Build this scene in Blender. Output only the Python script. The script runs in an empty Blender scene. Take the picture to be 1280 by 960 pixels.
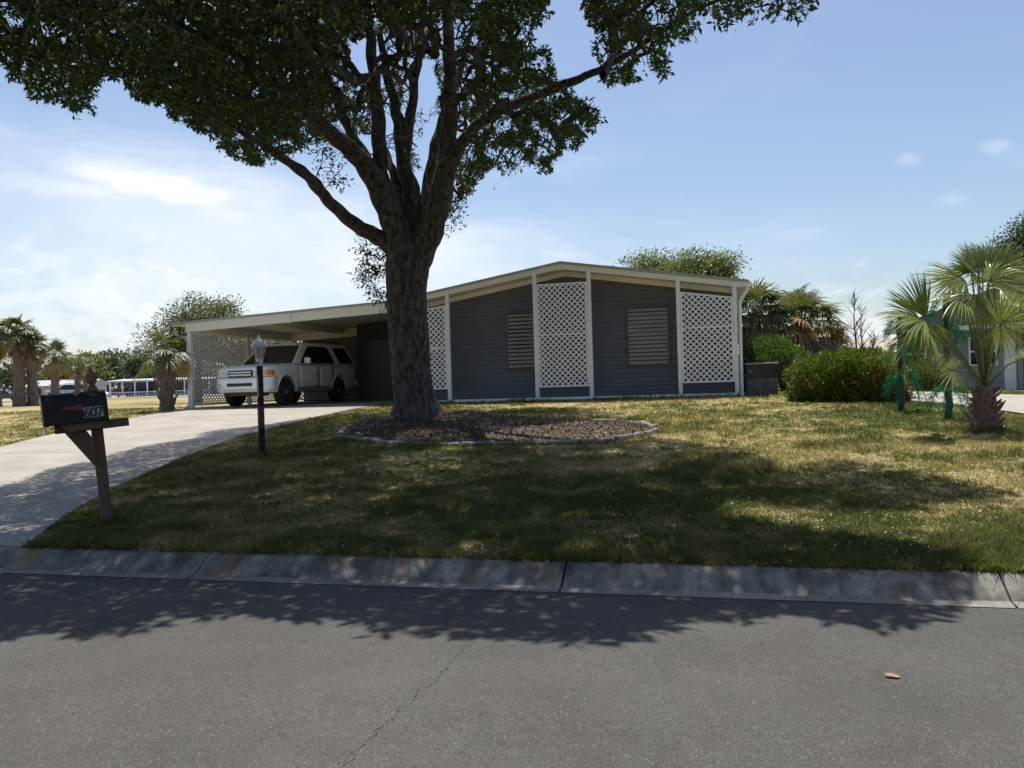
import bpy, math, random
import numpy as np
from mathutils import Vector, Matrix
random.seed(7)
RNG = np.random.default_rng(11)
SC = bpy.context.scene
COL = SC.collection
D = bpy.data
SUN_STRENGTH = 5.0
SKY_STRENGTH = 0.096
SKY_TINT = (0.99, 1.01, 1.04, 1.0)
CLOUD_COL = (7.6, 7.8, 8.2, 1.0)
EXPOSURE = 0.58

# ------------------------------------------------------------------ camera geometry
TH = math.radians(14.0)          # the camera is turned this much to the left of the house front's normal
EYE = 1.6
ROLL = 0.03
HORIZ = 478.0
FPX = 1000.0
FWD = np.array([-math.sin(TH), math.cos(TH), 0.0])
RGT = np.array([math.cos(TH), math.sin(TH), 0.0])
UPV = np.array([0.0, 0.0, 1.0])

def ab(px, py):
    u = (px - 640.0) / FPX; v = (py - HORIZ) / FPX
    return u - v * ROLL, v + u * ROLL
def ray(px, py):
    a, b = ab(px, py)
    return FWD + a * RGT - b * UPV
def at_depth(px, py, Z):
    p = ray(px, py) * Z
    return np.array([p[0], p[1], p[2] + EYE])
def at_Y(px, py, Y):
    r = ray(px, py); t = Y / r[1]
    return np.array([r[0] * t, Y, r[2] * t + EYE])
def project(P):
    P = np.asarray(P, float)
    Q = P - np.array([0, 0, EYE])
    Z = Q @ FWD; Zs = np.where(Z < 0.3, 0.3, Z)
    a = (Q @ RGT) / Zs; b = -(Q @ UPV) / Zs
    v = (b - ROLL * a) / (1 + ROLL * ROLL); u = a + v * ROLL
    return 640 + u * FPX, HORIZ + v * FPX, Z

# ------------------------------------------------------------------ terrain
YK0, YK1 = 5.97, 6.36            # foot and back of the kerb
HOUSE_Z = 1.12
def sstep(a, b, x):
    t = np.clip((x - a) / (b - a), 0, 1); return t * t * (3 - 2 * t)
def terr(X, Y):
    X = np.asarray(X, float); Y = np.asarray(Y, float)
    ramp = 0.14 + 0.0668 * (Y - YK1)
    cap = HOUSE_Z - 0.02 - 0.30 * sstep(3.0, 9.0, X)
    k = 0.06
    h = np.clip(0.5 + 0.5 * (cap - ramp) / k, 0, 1)
    z = cap * (1 - h) + ramp * h - k * h * (1 - h)
    return z
def tz(x, y): return float(terr(x, y))
def ground(px, py):
    r = ray(px, py)
    lo, hi = 3.0, 400.0
    t = 3.0
    while t < hi:
        p = r * t
        if p[2] + EYE < terr(p[0], p[1]): break
        lo = t; t *= 1.02
    hi_ = t
    for _ in range(40):
        m = (lo + hi_) / 2; p = r * m
        if p[2] + EYE < terr(p[0], p[1]): hi_ = m
        else: lo = m
    p = r * lo
    return np.array([p[0], p[1], tz(p[0], p[1])])
def road_pt(px, py):
    r = ray(px, py); t = -EYE / r[2]
    return np.array([r[0] * t, r[1] * t, 0.0])
def gpt(px, py):
    p = road_pt(px, py) if ray(px, py)[2] < 0 else np.array([0, 99, 0])
    return p if p[1] < YK0 + 0.1 else ground(px, py)

def in_poly(x, y, poly):
    x = np.asarray(x); y = np.asarray(y)
    ins = np.zeros(x.shape, bool); n = len(poly)
    for i in range(n):
        x0, y0 = poly[i]; x1, y1 = poly[(i + 1) % n]
        c = ((y0 > y) != (y1 > y))
        with np.errstate(divide='ignore', invalid='ignore'):
            xi = (x1 - x0) * (y - y0) / ((y1 - y0) if y1 != y0 else 1e-9) + x0
        ins ^= c & (x < xi)
    return ins

# value noise
_T = np.random.default_rng(5).random((256, 256))
def vnoise(x, y):
    xi = np.floor(x).astype(int); yi = np.floor(y).astype(int)
    fx = x - xi; fy = y - yi
    fx = fx * fx * (3 - 2 * fx); fy = fy * fy * (3 - 2 * fy)
    g = lambda a, b: _T[a & 255, b & 255]
    return (g(xi, yi) * (1 - fx) + g(xi + 1, yi) * fx) * (1 - fy) + (g(xi, yi + 1) * (1 - fx) + g(xi + 1, yi + 1) * fx) * fy
def fbm(x, y, o=4):
    s = 0; a = 0.5; t = 0
    for i in range(o):
        s = s + a * vnoise(x * 2 ** i + 17.3 * i, y * 2 ** i + 5.1 * i); t += a; a *= 0.55
    return s / t

# ------------------------------------------------------------------ object helpers
def tag(o, label=None, cat=None, group=None, kind=None):
    if label: o['label'] = label
    if cat: o['category'] = cat
    if group: o['group'] = group
    if kind: o['kind'] = kind
    return o
def thing(name, label, cat, loc=(0, 0, 0), rz=0.0, group=None):
    o = D.objects.new(name, None); COL.objects.link(o)
    o.empty_display_size = 0.2
    o.location = [float(v) for v in loc]; o.rotation_euler = (0, 0, rz)
    return tag(o, label, cat, group)
def copy_tree(o, parent=None):
    c = o.copy(); COL.objects.link(c); c.parent = parent
    for ch in list(o.children): copy_tree(ch, c)
    return c

class MB:
    """collects verts and faces of ONE mesh object"""
    def __init__(s): s.v = []; s.f = []; s.m = []; s.cur = 0
    def add(s, vs, fs):
        b = len(s.v); s.v += [tuple(float(c) for c in p) for p in vs]
        s.f += [tuple(b + i for i in f) for f in fs]; s.m += [s.cur] * len(fs)
    def box(s, c, size, M=None):
        hx, hy, hz = size[0] / 2, size[1] / 2, size[2] / 2
        vs = [(-hx, -hy, -hz), (hx, -hy, -hz), (hx, hy, -hz), (-hx, hy, -hz), (-hx, -hy, hz), (hx, -hy, hz), (hx, hy, hz), (-hx, hy, hz)]
        if M is not None: vs = [tuple(M @ Vector(p)) for p in vs]
        vs = [(p[0] + c[0], p[1] + c[1], p[2] + c[2]) for p in vs]
        s.add(vs, [(0, 3, 2, 1), (4, 5, 6, 7), (0, 1, 5, 4), (1, 2, 6, 5), (2, 3, 7, 6), (3, 0, 4, 7)])
        return s
    def bx(s, x0, x1, y0, y1, z0, z1):
        return s.box(((x0 + x1) / 2, (y0 + y1) / 2, (z0 + z1) / 2), (abs(x1 - x0), abs(y1 - y0), abs(z1 - z0)))
    def tube(s, pts, rad, n=8, caps=True):
        pts = [Vector(p) for p in pts]
        if not hasattr(rad, '__len__'): rad = [rad] * len(pts)
        rings = []; up = None
        for i, p in enumerate(pts):
            t = (pts[min(i + 1, len(pts) - 1)] - pts[max(i - 1, 0)])
            t = t.normalized() if t.length > 1e-9 else Vector((0, 0, 1))
            if up is None:
                up = Vector((1, 0, 0)) if abs(t.x) < 0.8 else Vector((0, 1, 0))
            up = (up - t * up.dot(t)).normalized(); sd = t.cross(up)
            rings.append([p + (up * math.cos(2 * math.pi * k / n) + sd * math.sin(2 * math.pi * k / n)) * rad[i] for k in range(n)])
        vs = [q for r in rings for q in r]; fs = []
        for i in range(len(pts) - 1):
            for k in range(n):
                fs.append((i * n + k, i * n + (k + 1) % n, (i + 1) * n + (k + 1) % n, (i + 1) * n + k))
        if caps:
            fs.append(tuple(range(n - 1, -1, -1))); fs.append(tuple((len(pts) - 1) * n + k for k in range(n)))
        s.add(vs, fs); return s
    def lathe(s, prof, n=16, c=(0, 0, 0), axis='z', sx=1.0):
        """prof: (radius, height) from bottom to top"""
        vs = []; fs = []
        for r, h in prof:
            for k in range(n):
                a = 2 * math.pi * k / n; p = (r * math.cos(a), r * math.sin(a) * sx, h)
                if axis == 'y': p = (p[0], p[2], p[1])
                if axis == 'x': p = (p[2], p[0], p[1])
                vs.append((p[0] + c[0], p[1] + c[1], p[2] + c[2]))
        m = len(prof)
        for i in range(m - 1):
            for k in range(n):
                fs.append((i * n + k, i * n + (k + 1) % n, (i + 1) * n + (k + 1) % n, (i + 1) * n + k))
        fs.append(tuple(range(n - 1, -1, -1))); fs.append(tuple((m - 1) * n + k for k in range(n)))
        s.add(vs, fs); return s
    def prism(s, poly, d0, d1, axis='y'):
        """poly: 2D points; extruded along axis from d0 to d1. y: (x,z); z: (x,y); x: (y,z)"""
        def P(p, d):
            return (p[0], d, p[1]) if axis == 'y' else ((p[0], p[1], d) if axis == 'z' else (d, p[0], p[1]))
        n = len(poly)
        vs = [P(p, d0) for p in poly] + [P(p, d1) for p in poly]
        fs = [tuple(range(n)), tuple(range(2 * n - 1, n - 1, -1))]
        for i in range(n): fs.append((i, n + i, n + (i + 1) % n, (i + 1) % n))
        s.add(vs, fs); return s
    def grid(s, P):
        """P: rows of points"""
        r = len(P); c = len(P[0]); vs = [p for row in P for p in row]
        s.add(vs, [(i * c + j, i * c + j + 1, (i + 1) * c + j + 1, (i + 1) * c + j) for i in range(r - 1) for j in range(c - 1)]); return s
    def build(s, name, mat, parent=None, smooth=False, bevel=0.0, seg=2, fix=True, autosmooth=None, subsurf=0):
        me = D.meshes.new(name); me.from_pydata(s.v, [], s.f)
        mats = mat if isinstance(mat, (list, tuple)) else [mat]
        for m in mats: me.materials.append(m)
        if len(mats) > 1: me.polygons.foreach_set('material_index', s.m)
        if fix:
            import bmesh
            bm = bmesh.new(); bm.from_mesh(me); bmesh.ops.recalc_face_normals(bm, faces=bm.faces); bm.to_mesh(me); bm.free()
        if smooth: me.polygons.foreach_set('use_smooth', [True] * len(me.polygons))
        me.update()
        o = D.objects.new(name, me); COL.objects.link(o)
        if parent is not None: o.parent = parent
        if bevel:
            b = o.modifiers.new('bevel', 'BEVEL'); b.width = bevel; b.segments = seg; b.limit_method = 'ANGLE'; b.angle_limit = math.radians(35)
        if subsurf:
            b = o.modifiers.new('sub', 'SUBSURF'); b.levels = subsurf; b.render_levels = subsurf
        if autosmooth is not None:
            try: me.set_sharp_from_angle(angle=math.radians(autosmooth))
            except Exception: pass
        return o

def np_mesh(name, V, F, mat, parent=None, attrs=None, smooth=False):
    """V (n,3) float array, F (m,k) int array, attrs: {name: per-face floats}"""
    me = D.meshes.new(name)
    V = np.ascontiguousarray(V, np.float32); F = np.ascontiguousarray(F, np.int32)
    me.vertices.add(len(V)); me.vertices.foreach_set('co', V.ravel())
    k = F.shape[1]
    me.loops.add(F.size); me.loops.foreach_set('vertex_index', F.ravel())
    me.polygons.add(len(F)); me.polygons.foreach_set('loop_start', np.arange(0, F.size, k, dtype=np.int32))
    try: me.polygons.foreach_set('loop_total', np.full(len(F), k, np.int32))
    except Exception: pass
    me.update(calc_edges=True)
    if attrs:
        for an, arr in attrs.items():
            dom = 'FACE' if len(arr) == len(F) else 'POINT'
            at = me.attributes.new(an, 'FLOAT', dom); at.data.foreach_set('value', np.ascontiguousarray(arr, np.float32))
    me.materials.append(mat)
    if smooth: me.polygons.foreach_set('use_smooth', np.ones(len(F), bool))
    o = D.objects.new(name, me); COL.objects.link(o)
    if parent is not None: o.parent = parent
    return o

def leaf_cloud(P, size, aspect=0.45, up_bias=0.4, dirs=None, rng=RNG):
    """one rhombic, slightly folded leaf per point: (V, F, rnd)"""
    n = len(P)
    d = rng.normal(size=(n, 3)) if dirs is None else dirs + rng.normal(size=(n, 3)) * 0.45
    d /= np.linalg.norm(d, axis=1, keepdims=True) + 1e-9
    nrm = rng.normal(size=(n, 3)); nrm[:, 2] = np.abs(nrm[:, 2]) + up_bias
    sd = np.cross(d, nrm); sd /= np.linalg.norm(sd, axis=1, keepdims=True) + 1e-9
    nn = np.cross(sd, d)
    L = (size * rng.uniform(0.65, 1.3, n))[:, None]
    W = L * aspect
    V = np.empty((n, 4, 3))
    V[:, 0] = P
    V[:, 1] = P + d * L * 0.48 + sd * W * 0.5 + nn * L * 0.06
    V[:, 2] = P + d * L
    V[:, 3] = P + d * L * 0.48 - sd * W * 0.5 + nn * L * 0.06
    F = np.arange(4 * n).reshape(n, 4)
    return V.reshape(-1, 3), F, rng.random(n)

# ------------------------------------------------------------------ materials
def nm(name):
    m = D.materials.new(name); m.use_nodes = True; nt = m.node_tree
    return m, nt, nt.nodes['Principled BSDF'], nt.nodes['Material Output']
def c4(c): return (c[0], c[1], c[2], 1.0)
def pm(name, c1, c2=None, scale=4.0, rough=0.7, bump=0.0, bscale=40.0, metal=0.0, spec=0.5, detail=6.0, stretch=(1, 1, 1), contrast=(0.3, 0.7), coat=0.0, coords='Object'):
    m, nt, P, O = nm(name); L = nt.links
    P.inputs['Roughness'].default_value = rough; P.inputs['Metallic'].default_value = metal
    P.inputs['Specular IOR Level'].default_value = spec; P.inputs['Base Color'].default_value = c4(c1)
    if coat: P.inputs['Coat Weight'].default_value = coat; P.inputs['Coat Roughness'].default_value = 0.08
    tc = nt.nodes.new('ShaderNodeTexCoord'); mp = nt.nodes.new('ShaderNodeMapping')
    mp.inputs['Scale'].default_value = stretch; L.new(tc.outputs[coords], mp.inputs['Vector'])
    if c2 is not None:
        n = nt.nodes.new('ShaderNodeTexNoise'); n.inputs['Scale'].default_value = scale; n.inputs['Detail'].default_value = detail
        n.inputs['Roughness'].default_value = 0.62
        L.new(mp.outputs[0], n.inputs['Vector'])
        r = nt.nodes.new('ShaderNodeValToRGB'); r.color_ramp.elements[0].position = contrast[0]; r.color_ramp.elements[1].position = contrast[1]
        r.color_ramp.elements[0].color = c4(c1); r.color_ramp.elements[1].color = c4(c2)
        L.new(n.outputs['Fac'], r.inputs['Fac']); L.new(r.outputs['Color'], P.inputs['Base Color'])
    if bump:
        n2 = nt.nodes.new('ShaderNodeTexNoise'); n2.inputs['Scale'].default_value = bscale; n2.inputs['Detail'].default_value = 5
        L.new(mp.outputs[0], n2.inputs['Vector'])
        b = nt.nodes.new('ShaderNodeBump'); b.inputs['Strength'].default_value = min(1.0, bump); b.inputs['Distance'].default_value = 0.02
        L.new(n2.outputs['Fac'], b.inputs['Height']); L.new(b.outputs['Normal'], P.inputs['Normal'])
    return m
def leafmat(name, stops, transl=0.35, rough=0.5, attr='rnd', tint=(1.0, 1.0, 0.55), patch=None):
    """stops: [(pos, colour)] along the per-leaf random value"""
    m, nt, P, O = nm(name); L = nt.links
    a = nt.nodes.new('ShaderNodeAttribute'); a.attribute_name = attr
    r = nt.nodes.new('ShaderNodeValToRGB'); cr = r.color_ramp
    while len(cr.elements) < len(stops): cr.elements.new(0.5)
    for e, (p, c) in zip(cr.elements, stops): e.position = p; e.color = c4(c)
    L.new(a.outputs['Fac'], r.inputs['Fac'])
    col = r.outputs['Color']
    if patch:
        tc = nt.nodes.new('ShaderNodeTexCoord'); n = nt.nodes.new('ShaderNodeTexNoise'); n.inputs['Scale'].default_value = patch[0]; n.inputs['Detail'].default_value = 2
        L.new(tc.outputs['Object'], n.inputs['Vector'])
        rr = nt.nodes.new('ShaderNodeMapRange'); rr.inputs[1].default_value = 0.45; rr.inputs[2].default_value = 0.65; L.new(n.outputs['Fac'], rr.inputs[0])
        mx = nt.nodes.new('ShaderNodeMix'); mx.data_type = 'RGBA'; L.new(rr.outputs[0], mx.inputs[0]); L.new(col, mx.inputs[6]); mx.inputs[7].default_value = c4(patch[1])
        col = mx.outputs[2]
    L.new(col, P.inputs['Base Color']); P.inputs['Roughness'].default_value = rough; P.inputs['Specular IOR Level'].default_value = 0.35
    if transl > 0:
        t = nt.nodes.new('ShaderNodeBsdfTranslucent'); g = nt.nodes.new('ShaderNodeMix'); g.data_type = 'RGBA'; g.blend_type = 'MULTIPLY'
        g.inputs[0].default_value = 1.0; L.new(col, g.inputs[6]); g.inputs[7].default_value = c4([1.6 * c for c in tint])
        L.new(g.outputs[2], t.inputs['Color'])
        mx = nt.nodes.new('ShaderNodeMixShader'); mx.inputs[0].default_value = transl
        L.new(P.outputs[0], mx.inputs[1]); L.new(t.outputs[0], mx.inputs[2]); L.new(mx.outputs[0], O.inputs['Surface'])
    return m
# ------------------------------------------------------------------ camera
cam = D.cameras.new('camera'); camo = D.objects.new('camera', cam); COL.objects.link(camo)
cam.sensor_width = 36.0; cam.sensor_fit = 'HORIZONTAL'; cam.lens = 36.0 * FPX / 1280.0
cam.clip_start = 0.1; cam.clip_end = 5000
cam.shift_y = (HORIZ - 480.0) / 1280.0 * -1 * -1
xr = Vector(RGT * math.cos(ROLL) - UPV * math.sin(ROLL)); yu = Vector(RGT * math.sin(ROLL) + UPV * math.cos(ROLL)); zb = -Vector(FWD)
# world right appears as (1,-ROLL) in the picture: the camera leans clockwise
xr = Vector(RGT * math.cos(ROLL) - UPV * math.sin(ROLL)); yu = Vector(RGT * math.sin(ROLL) + UPV * math.cos(ROLL))
camo.matrix_world = Matrix(((xr.x, yu.x, zb.x, 0), (xr.y, yu.y, zb.y, 0), (xr.z, yu.z, zb.z, EYE), (0, 0, 0, 1)))
SC.camera = camo

# ------------------------------------------------------------------ sky and sun
SUN_EL, SUN_LEFT = math.radians(74.0), math.radians(26.0)      # behind the house, a little to the left
SUN = np.array([-math.sin(SUN_LEFT) * math.cos(SUN_EL), math.cos(SUN_LEFT) * math.cos(SUN_EL), math.sin(SUN_EL)])
w = D.worlds.new('World'); SC.world = w; w.use_nodes = True
nt = w.node_tree; L = nt.links; bg = nt.nodes['Background']
sky = nt.nodes.new('ShaderNodeTexSky'); sky.sky_type = 'NISHITA'; sky.sun_disc = False
sky.sun_elevation = SUN_EL; sky.sun_rotation = -SUN_LEFT
sky.altitude = 0; sky.air_density = 1.0; sky.dust_density = 1.6; sky.ozone_density = 1.0
bg.inputs['Strength'].default_value = SKY_STRENGTH
tc = nt.nodes.new('ShaderNodeTexCoord')
def wm(op, *args):
    n = nt.nodes.new('ShaderNodeMath'); n.operation = op
    for i, a in enumerate(args):
        if isinstance(a, (int, float)): n.inputs[i].default_value = a
        else: L.new(a, n.inputs[i])
    return n.outputs[0]
def wdot(vec):
    n = nt.nodes.new('ShaderNodeVectorMath'); n.operation = 'DOT_PRODUCT'
    L.new(tc.outputs['Generated'], n.inputs[0]); n.inputs[1].default_value = vec; return n.outputs['Value']
def wnoise(scale, detail, stretch, rough=0.6, dist=0.0, off=(0, 0, 0)):
    mp = nt.nodes.new('ShaderNodeMapping'); mp.inputs['Scale'].default_value = stretch; mp.inputs['Location'].default_value = off
    L.new(tc.outputs['Generated'], mp.inputs['Vector'])
    n = nt.nodes.new('ShaderNodeTexNoise'); n.inputs['Scale'].default_value = scale; n.inputs['Detail'].default_value = detail
    n.inputs['Roughness'].default_value = rough; n.inputs['Distortion'].default_value = dist
    L.new(mp.outputs[0], n.inputs['Vector']); return n.outputs['Fac']
def cloud(px, py, wpx, hpx, tilt=0.0):
    """soft elliptical region of the sky dome in the direction the photo shows it: 0..1"""
    c = ray(px, py); c = c / np.linalg.norm(c)
    h = np.cross(c, UPV); h /= np.linalg.norm(h); v = np.cross(h, c)
    hh = h * math.cos(tilt) + v * math.sin(tilt); vv = -h * math.sin(tilt) + v * math.cos(tilt)
    dx = wm('DIVIDE', wdot(hh), wpx / FPX); dy = wm('DIVIDE', wdot(vv), hpx / FPX)
    front = wm('GREATER_THAN', wdot(c), 0.0)
    r2 = wm('ADD', wm('MULTIPLY', dx, dx), wm('MULTIPLY', dy, dy))
    return wm('MULTIPLY', front, wm('POWER', 2.718, wm('MULTIPLY', r2, -1.0)))
n_w = wnoise(3.2, 9, (1, 1, 3.2), 0.62, 0.4)
n_h = wnoise(34, 6, (1, 1, 1.8), 0.6, 0.3)
n_f = wnoise(9, 8, (1, 1, 2.4), 0.6, 0.3, (3, 1, 0))
def soft(x, lo, hi):
    m = nt.nodes.new('ShaderNodeMapRange'); m.interpolation_type = 'SMOOTHSTEP'
    L.new(x, m.inputs[0]); m.inputs[1].default_value = lo; m.inputs[2].default_value = hi; return m.outputs[0]
terms = []
A = cloud(190, 228, 120, 26, -0.22); terms.append(wm('MULTIPLY', soft(wm('ADD', A, wm('MULTIPLY', wm('SUBTRACT', n_f, 0.5), 1.5)), 0.35, 1.05), 0.6))
B = cloud(290, 300, 350, 110, -0.10); terms.append(wm('MULTIPLY', soft(wm('ADD', B, wm('MULTIPLY', wm('SUBTRACT', n_w, 0.5), 1.4)), 0.1, 1.25), 0.66))
Cc = cloud(560, 330, 220, 70, 0.0); terms.append(wm('MULTIPLY', soft(wm('ADD', Cc, wm('MULTIPLY', wm('SUBTRACT', n_w, 0.5), 1.2)), 0.25, 1.25), 0.5))
for (x, y, ww, hh, k) in ((1139, 198, 16, 10, 0.20), (1245, 184, 16, 9, 0.22), (1190, 248, 24, 10, 0.14), (60, 232, 70, 14, 0.12), (40, 420, 260, 110, 0.45), (640, 440, 700, 60, 0.22), (1050, 440, 460, 80, 0.6)):
    q = cloud(x, y, ww, hh); terms.append(wm('MULTIPLY', soft(wm('ADD', q, wm('MULTIPLY', wm('SUBTRACT', n_h, 0.5), 1.5)), 0.25, 1.2), k))
terms.append(wm('MULTIPLY', soft(n_w, 0.5, 0.8), 0.10))
tot = terms[0]
for t in terms[1:]: tot = wm('ADD', tot, t)
tot = wm('MINIMUM', tot, 0.9)
mx = nt.nodes.new('ShaderNodeMix'); mx.data_type = 'RGBA'
L.new(tot, mx.inputs[0])
tint = nt.nodes.new('ShaderNodeMix'); tint.data_type = 'RGBA'; tint.blend_type = 'MULTIPLY'; tint.inputs[0].default_value = 1.0
L.new(sky.outputs[0], tint.inputs[6]); tint.inputs[7].default_value = SKY_TINT
L.new(tint.outputs[2], mx.inputs[6]); mx.inputs[7].default_value = CLOUD_COL
L.new(mx.outputs[2], bg.inputs['Color'])

sl = D.lights.new('sun', 'SUN'); sl.energy = SUN_STRENGTH; sl.angle = math.radians(0.53); sl.color = (1.0, 0.95, 0.87)
so = D.objects.new('sun', sl); COL.objects.link(so)
so.rotation_euler = Vector(-SUN).to_track_quat('-Z', 'Y').to_euler(); so.location = (0, 0, 40)
SC.view_settings.view_transform = 'Standard'; SC.view_settings.look = 'None'; SC.view_settings.gamma = 1.0
SC.view_settings.exposure = EXPOSURE; SC.view_settings.use_curve_mapping = False
SC.cycles.max_bounces = 8; SC.cycles.diffuse_bounces = 4; SC.cycles.transmission_bounces = 6; SC.cycles.transparent_max_bounces = 8
SC.cycles.sample_clamp_indirect = 8.0
SC.cycles.use_denoising = True

# ------------------------------------------------------------------ ground materials
def dryness(X, Y):
    """how straw-like the lawn is, 0 green .. 1 dry"""
    n = fbm(X * 0.45, Y * 0.45, 4); n2 = fbm(X * 2.1 + 9, Y * 2.1, 3)
    d = 0.52 + (n - 0.5) * 1.3 + (n2 - 0.5) * 1.3 + (fbm(X * 7.0 + 3, Y * 7.0, 2) - 0.5) * 0.9
    d = d + 0.30 * sstep(-5, -1, X) * sstep(8.5, 11, Y) - 0.10 * sstep(7.6, 6.4, Y)
    right = sstep(0.8, 3.4, X) * sstep(11.8, 14.5, Y)
    d = d - 0.55 * right
    d = d + 0.15 * sstep(-14.5, -16, X) - 0.1 * sstep(15, 12, Y) * sstep(-1, -4, X)
    return np.clip(d, 0, 1)

def lawn_mat():
    m, nt, P, O = nm('lawn_turf'); L = nt.links
    a = nt.nodes.new('ShaderNodeAttribute'); a.attribute_name = 'dry'
    tc = nt.nodes.new('ShaderNodeTexCoord')
    n = nt.nodes.new('ShaderNodeTexNoise'); n.inputs['Scale'].default_value = 38; n.inputs['Detail'].default_value = 6; n.inputs['Roughness'].default_value = 0.7
    L.new(tc.outputs['Object'], n.inputs['Vector'])
    n2 = nt.nodes.new('ShaderNodeTexNoise'); n2.inputs['Scale'].default_value = 7; n2.inputs['Detail'].default_value = 5
    L.new(tc.outputs['Object'], n2.inputs['Vector'])
    def mr(x, a0, b0, c0, d0):
        q = nt.nodes.new('ShaderNodeMapRange'); L.new(x, q.inputs[0])
        for i, v in enumerate((a0, b0, c0, d0)): q.inputs[1 + i].default_value = v
        return q.outputs[0]
    s1 = nt.nodes.new('ShaderNodeMath'); s1.operation = 'ADD'; L.new(a.outputs['Fac'], s1.inputs[0]); L.new(mr(n.outputs['Fac'], 0.25, 0.75, -0.34, 0.34), s1.inputs[1])
    s2 = nt.nodes.new('ShaderNodeMath'); s2.operation = 'ADD'; L.new(s1.outputs[0], s2.inputs[0]); L.new(mr(n2.outputs['Fac'], 0.25, 0.75, -0.22, 0.22), s2.inputs[1])
    r = nt.nodes.new('ShaderNodeValToRGB'); cr = r.color_ramp
    st = [(0.0, (0.070, 0.098, 0.026)), (0.3, (0.125, 0.135, 0.042)), (0.55, (0.21, 0.182, 0.080)), (0.8, (0.285, 0.225, 0.112)), (1.0, (0.36, 0.29, 0.17))]
    while len(cr.elements) < len(st): cr.elements.new(0.5)
    for e, (p, c) in zip(cr.elements, st): e.position = p; e.color = c4(c)
    L.new(s2.outputs[0], r.inputs['Fac']); L.new(r.outputs['Color'], P.inputs['Base Color'])
    P.inputs['Roughness'].default_value = 0.9; P.inputs['Specular IOR Level'].default_value = 0.1
    b = nt.nodes.new('ShaderNodeBump'); b.inputs['Strength'].default_value = 0.8; b.inputs['Distance'].default_value = 0.03
    L.new(n.outputs['Fac'], b.inputs['Height']); L.new(b.outputs['Normal'], P.inputs['Normal'])
    return m
M_lawn = lawn_mat()

def asphalt_mat():
    m, nt, P, O = nm('worn_asphalt'); L = nt.links
    tc = nt.nodes.new('ShaderNodeTexCoord')
    def noise(s, d, r=0.6):
        n = nt.nodes.new('ShaderNodeTexNoise'); n.inputs['Scale'].default_value = s; n.inputs['Detail'].default_value = d; n.inputs['Roughness'].default_value = r
        L.new(tc.outputs['Object'], n.inputs['Vector']); return n.outputs['Fac']
    def ramp(f, st):
        r = nt.nodes.new('ShaderNodeValToRGB'); cr = r.color_ramp
        while len(cr.elements) < len(st): cr.elements.new(0.5)
        for e, (p, c) in zip(cr.elements, st): e.position = p; e.color = c4(c if hasattr(c, '__len__') else (c, c, c))
        L.new(f, r.inputs['Fac']); return r.outputs['Color']
    def mul(a, b, mode='MULTIPLY', f=1.0):
        x = nt.nodes.new('ShaderNodeMix'); x.data_type = 'RGBA'; x.blend_type = mode; x.inputs[0].default_value = f
        L.new(a, x.inputs[6]); L.new(b, x.inputs[7]); return x.outputs[2]
    fine = noise(125, 5, 0.8); big = noise(0.9, 5); mid = noise(14, 4)
    base = ramp(fine, [(0.30, (0.027, 0.025, 0.023)), (0.50, (0.073, 0.0685, 0.0635)), (0.70, (0.150, 0.141, 0.130))])
    base = mul(base, ramp(big, [(0.3, 0.82), (0.7, 1.13)]))
    base = mul(base, ramp(mid, [(0.3, 0.92), (0.7, 1.07)]))
    v = nt.nodes.new('ShaderNodeTexVoronoi'); v.inputs['Scale'].default_value = 58; v.inputs['Randomness'].default_value = 1
    L.new(tc.outputs['Object'], v.inputs['Vector'])
    sp = ramp(v.outputs['Distance'], [(0.0, 1.0), (0.08, 1.0), (0.20, 0.0)])
    v2 = nt.nodes.new('ShaderNodeTexVoronoi'); v2.inputs['Scale'].default_value = 58; L.new(tc.outputs['Object'], v2.inputs['Vector'])
    pick = ramp(v2.outputs['Color'], [(0.60, 0.0), (0.64, 1.0)])
    sp = mul(sp, pick)
    x = nt.nodes.new('ShaderNodeMix'); x.data_type = 'RGBA'; L.new(sp, x.inputs[0]); L.new(base, x.inputs[6]); x.inputs[7].default_value = (0.32, 0.30, 0.28, 1)
    L.new(x.outputs[2], P.inputs['Base Color'])
    P.inputs['Roughness'].default_value = 0.9; P.inputs['Specular IOR Level'].default_value = 0.15
    b = nt.nodes.new('ShaderNodeBump'); b.inputs['Strength'].default_value = 0.6; b.inputs['Distance'].default_value = 0.010
    L.new(fine, b.inputs['Height']); L.new(b.outputs['Normal'], P.inputs['Normal'])
    return m
M_road = asphalt_mat()

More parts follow.
